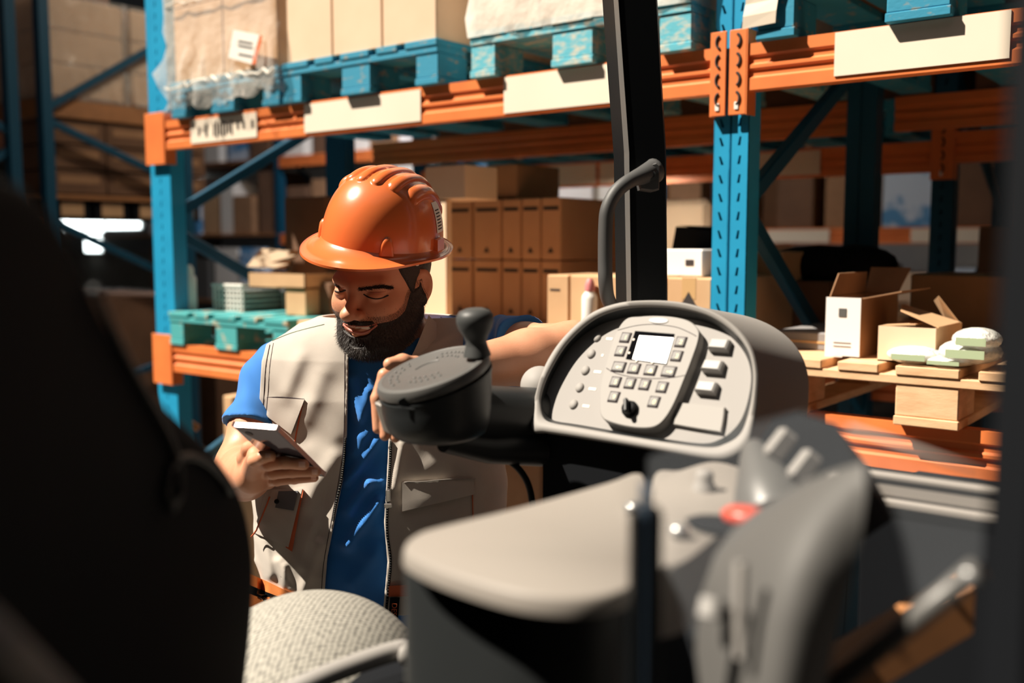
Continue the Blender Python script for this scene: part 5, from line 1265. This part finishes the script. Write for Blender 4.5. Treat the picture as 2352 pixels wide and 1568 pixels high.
# orange zip pocket
patch_on(bv, ((570,1316),(612,1334),(612,1405),(570,1392)), vestor, 'zip_pocket', vest, .004, .004, 4, 6)
patch_on(bv, ((612,1334),(676,1365),(655,1390),(612,1405)), vestor, 'zip_pocket', vest, .004, .004, 6, 6)
patch_on(bv, ((570,1342),(660,1378),(645,1390),(570,1362)), black, 'zip_tape', vest, .009, .002, 8, 3)
mb = MB()
for i in range(22):
    p = cast(bv, 605+i*2.1, 1362+i*1.1, .013)
    if p is not None: mb.box(p-vv((.0012,.002,.004)), vv((.0016,0,0)), vv((0,.003,0)), vv((0,0,.008)))
mb.build('zipper_teeth', metal, vest, kind='stuff')
# big flap on the shaded side
patch_on(bv, ((924,1107),(1087,1098),(1090,1135),(924,1174)), vestm, 'pocket_flap', vest, .005, .004, 12, 6, puff=.002)
line_on(bv, [(924,1106),(1000,1100),(1087,1097)], .0010, arm_gr, 'seam', vest, .010)
line_on(bv, [(1084,1135),(1085,1180),(1086,1230)], .0012, vestrust, 'pocket_piping', vest, .002)
patch_on(bv, ((893,1345),(990,1340),(990,1368),(893,1370)), vestrust, 'pocket_trim', vest, .004, .003, 6, 3)
tg = patch_on(bv, ((896,1372),(918,1372),(912,1452),(890,1450)), blackm, 'name_tag', vest, .008, .002, 3, 6)
c = cast(bv, 905, 1402, .014)
if c is not None:
    e1 = vv((-.06,0,-1)); e1 /= np.linalg.norm(e1); e2 = vv((1,0,-.06)); e2 /= np.linalg.norm(e2)
    link('lettering', text_mesh('DESMA', .0155, .0003, c+vv((0,-.003,0)), e1, e2), vestrust, vest)
# trousers and boots
def leg(P):
    d = None
    for s, fx in ((-.115, -.145), (.115, .13)):
        c = chain(P, [(-.292+s,2.17,.86),(-.292+s*1.1,2.15,.47),(-.292+fx,2.20,.12)], [.115,.085,.062], .03); d = c if d is None else smin(d, c, .02)
    d = smin(d, ell(P, (-.292,2.18,.84), (.225,.15,.13)), .05); return d-.003*np.sin(P[:,2]*60+P[:,0]*20)
v_, f_ = nets(leg, (-.62,1.98,.08), (.05,2.42,.98), .010); link('trousers', np_mesh('trousers', [(v_, f_)]), denim, person)
for fx in (-.145, .13):
    def boot(P, x=-.292+fx):
        d = cap(P, (x,2.22,.13), (x,2.21,.07), .062, .055); d = smin(d, ell(P, (x,2.13,.05), (.052,.13,.052)), .04); return np.maximum(d, .004-P[:,2])
    v_, f_ = nets(boot, (-.292+fx-.08,1.96,0), (-.292+fx+.08,2.32,.22), .008); link('boot', np_mesh('boot', [(v_, f_)]), bootm, person)
# --- phone
ph = thing('smartphone', 'slim smartphone with a glossy grey back, held in the worker fingers', 'phone', pA)
pD = pA+(pC-pB); e1 = (pB-pA); e2 = (pD-pA); th_ = .0085
S = []
for a, b in ((pA,pB),(pB,pC),(pC,pD),(pD,pA)): S += [a+(b-a)*.06, a+(b-a)*.94]
S = spline(S, 4); cS = sum(S)/len(S)
MB().loops([[p+pN*th_ for p in S], S], True).build('edge_band', phone_e, ph, smooth=.6)
MB().loops([[cS+(p-cS)*1. for p in S], [cS+(p-cS)*.985-pN*.0004 for p in S]], True, False, True).build('back_glass', phone_m, ph, smooth=.6)
MB().loops([[p+pN*th_ for p in S], [cS+(p-cS)*.985+pN*(th_+.0004) for p in S]], True, False, True).build('screen', black, ph, smooth=.6)
cl = pA+e1*.22+e2*.12; MB().lathe(cl, -pN, [(.007,0),(.007,.0012),(.005,.0014)], 20).build('camera_lens', black, ph)
# --- helmet
HH = rot(math.radians(25), math.radians(8), math.radians(12)); HO = at(878.7, 556, 2.02)
helmet = thing('hard_hat', 'glossy orange hard hat with raised ribs on the worker head', 'hard hat', HO)
rx, ry, rz = .117, .136, .148
def hp_(p): return HO+HH@vv(p)
NT, NPH = 220, 110; vs = []; 
ribs = [(-.078,.034),(-.048,.056),(-.016,.068),(.016,.068),(.048,.056),(.078,.034)]
G = []
for j in range(NPH+1):
    ph_ = (j/NPH)*math.pi/2
    row = []
    for i in range(NT):
        t = 2*math.pi*i/NT; e = .80; cr = math.cos(ph_)**e if j < NPH else 0.; sr = math.sin(ph_)**.95
        taper = 1+.0*sr; x = rx*cr*math.cos(t); y = ry*cr*math.sin(t); z = rz*sr; 
        n = vv((x/rx**2, y/ry**2, z/rz**2+1e-6)); n /= np.linalg.norm(n)
        h = 0.
        for xr, yf in ribs:
            yb = -yf*1.7-.01; dx = abs(x-xr-(.10*xr*(y/.1)**2 if 0 else 0)); dy = max(0, y-yf, yb-y); dd = math.hypot(dx, dy)
            if z > .045: h = max(h, .0062*max(0, 1-(dd/.0112)**2)**.6 if dd < .0112 else 0)
        row.append(hp_(vv((x,y,z))+n*h))
    G.append(row)
MB().loops(G).build('shell', helm, helmet, smooth=3)
# brim with rolled lip
def bex(t):
    f = math.sin(t); s = max(0, f); return .016+.050*s**3.0+.010*max(0, -f)**2
B1, B2, B3, B4, B5 = [], [], [], [], []
for i in range(NT):
    t = 2*math.pi*i/NT; e = bex(t); c_, s_ = math.cos(t), math.sin(t); f = max(0, s_)**2.5
    def bp(r, z): return hp_(((rx+r)*c_, (ry+r)*s_, z))
    dz = -.004-.012*f+.004*max(0,-s_)
    B1.append(bp(-.002,.012)); B2.append(bp(.003,.002)); B3.append(bp(e*.6,dz*.5)); B4.append(bp(e,dz)); B5.append(bp(e+.0025,dz+.003-.001))
B6 = [p-HH[:,2]*.0045 for p in B5]; B7 = [p-HH[:,2]*.003 for p in B4]; B8 = [p-HH[:,2]*.003 for p in B2]
MB().loops([B1,B2,B3,B4,B5,B6,B7,B8]).build('brim', helm, helmet, smooth=1.2)
def hdome(t, z, off=0.):
    sr = (z/rz)**(1/.95); ph_ = math.asin(min(1, sr)); cr = math.cos(ph_)**.8
    return hp_(((rx*cr+off)*math.cos(t), (ry*cr+off)*math.sin(t), z))
def lug(t0, w, z1, name='lug'):
    rings = []
    for off, k in ((-.002,1.15),(.003,1.),(.0055,.75)):
        rings.append([hdome(t0+w*k*math.cos(a)*1., max(.004, z1*.35+z1*.65*k*math.sin(a)), off) if math.sin(a) > 0 else hdome(t0+w*k*math.cos(a)*1.15, .004, off) for a in np.linspace(0, 2*math.pi, 24, endpoint=False)])
    MB().loops(rings, True, False, True).build(name, helm, helmet, smooth=1.2)
lug(2.25, .10, .038); lug(.62, .09, .038); lug(4.6, .10, .036)
# slot box near the back and sticker
t0 = math.pi+.10
mb = MB(); q0 = [hdome(t0-.10,.008,-.002), hdome(t0+.12,.008,-.002), hdome(t0+.12,.030,-.002), hdome(t0-.10,.030,-.002)]; q1 = [hdome(t0-.10,.008,.010), hdome(t0+.12,.008,.010), hdome(t0+.12,.030,.009), hdome(t0-.10,.030,.009)]
mb.loops([q0, q1], True, False, True).build('accessory_slot', helm, helmet)
st = [[hdome(t, z, .0012+.0) for t in np.linspace(math.pi+.10, math.pi+.42, 8)] for z in np.linspace(.040, .098, 6)]
MB().loops(st, False).build('sticker', white, helmet)
for i in range(7):
    z = .046+i*.006; MB().loops([[hdome(t, z+dz_, .0016) for t in np.linspace(math.pi+.14, math.pi+.32, 5)] for dz_ in (0,.0022)], False).build('print', ink, helmet)
MB().lathe(cast(bb, 955, 606, .004) if cast(bb, 955, 606) is not None else hw((-.09,0,.05)), vv((-.2,-1,0)), [(.004,0),(.004,.004),(.002,.005)], 12).build('strap_clip', white, helmet)

# ------------------------------------------------------------------ turn the whole place so the rack runs along the X axis
ROT = Matrix.Rotation(math.pi/2-TH, 4, 'Z')
for me in bpy.data.meshes: me.transform(ROT)
for o in list(SC.objects):
    if o.type in ('CAMERA', 'LIGHT'): o.matrix_basis = ROT @ o.matrix_basis
    elif o.type == 'EMPTY': o.location = ROT @ o.location
for o in SC.objects:
    if o.parent is not None and o.parent.type == 'EMPTY': o.matrix_parent_inverse = o.parent.matrix_basis.inverted()
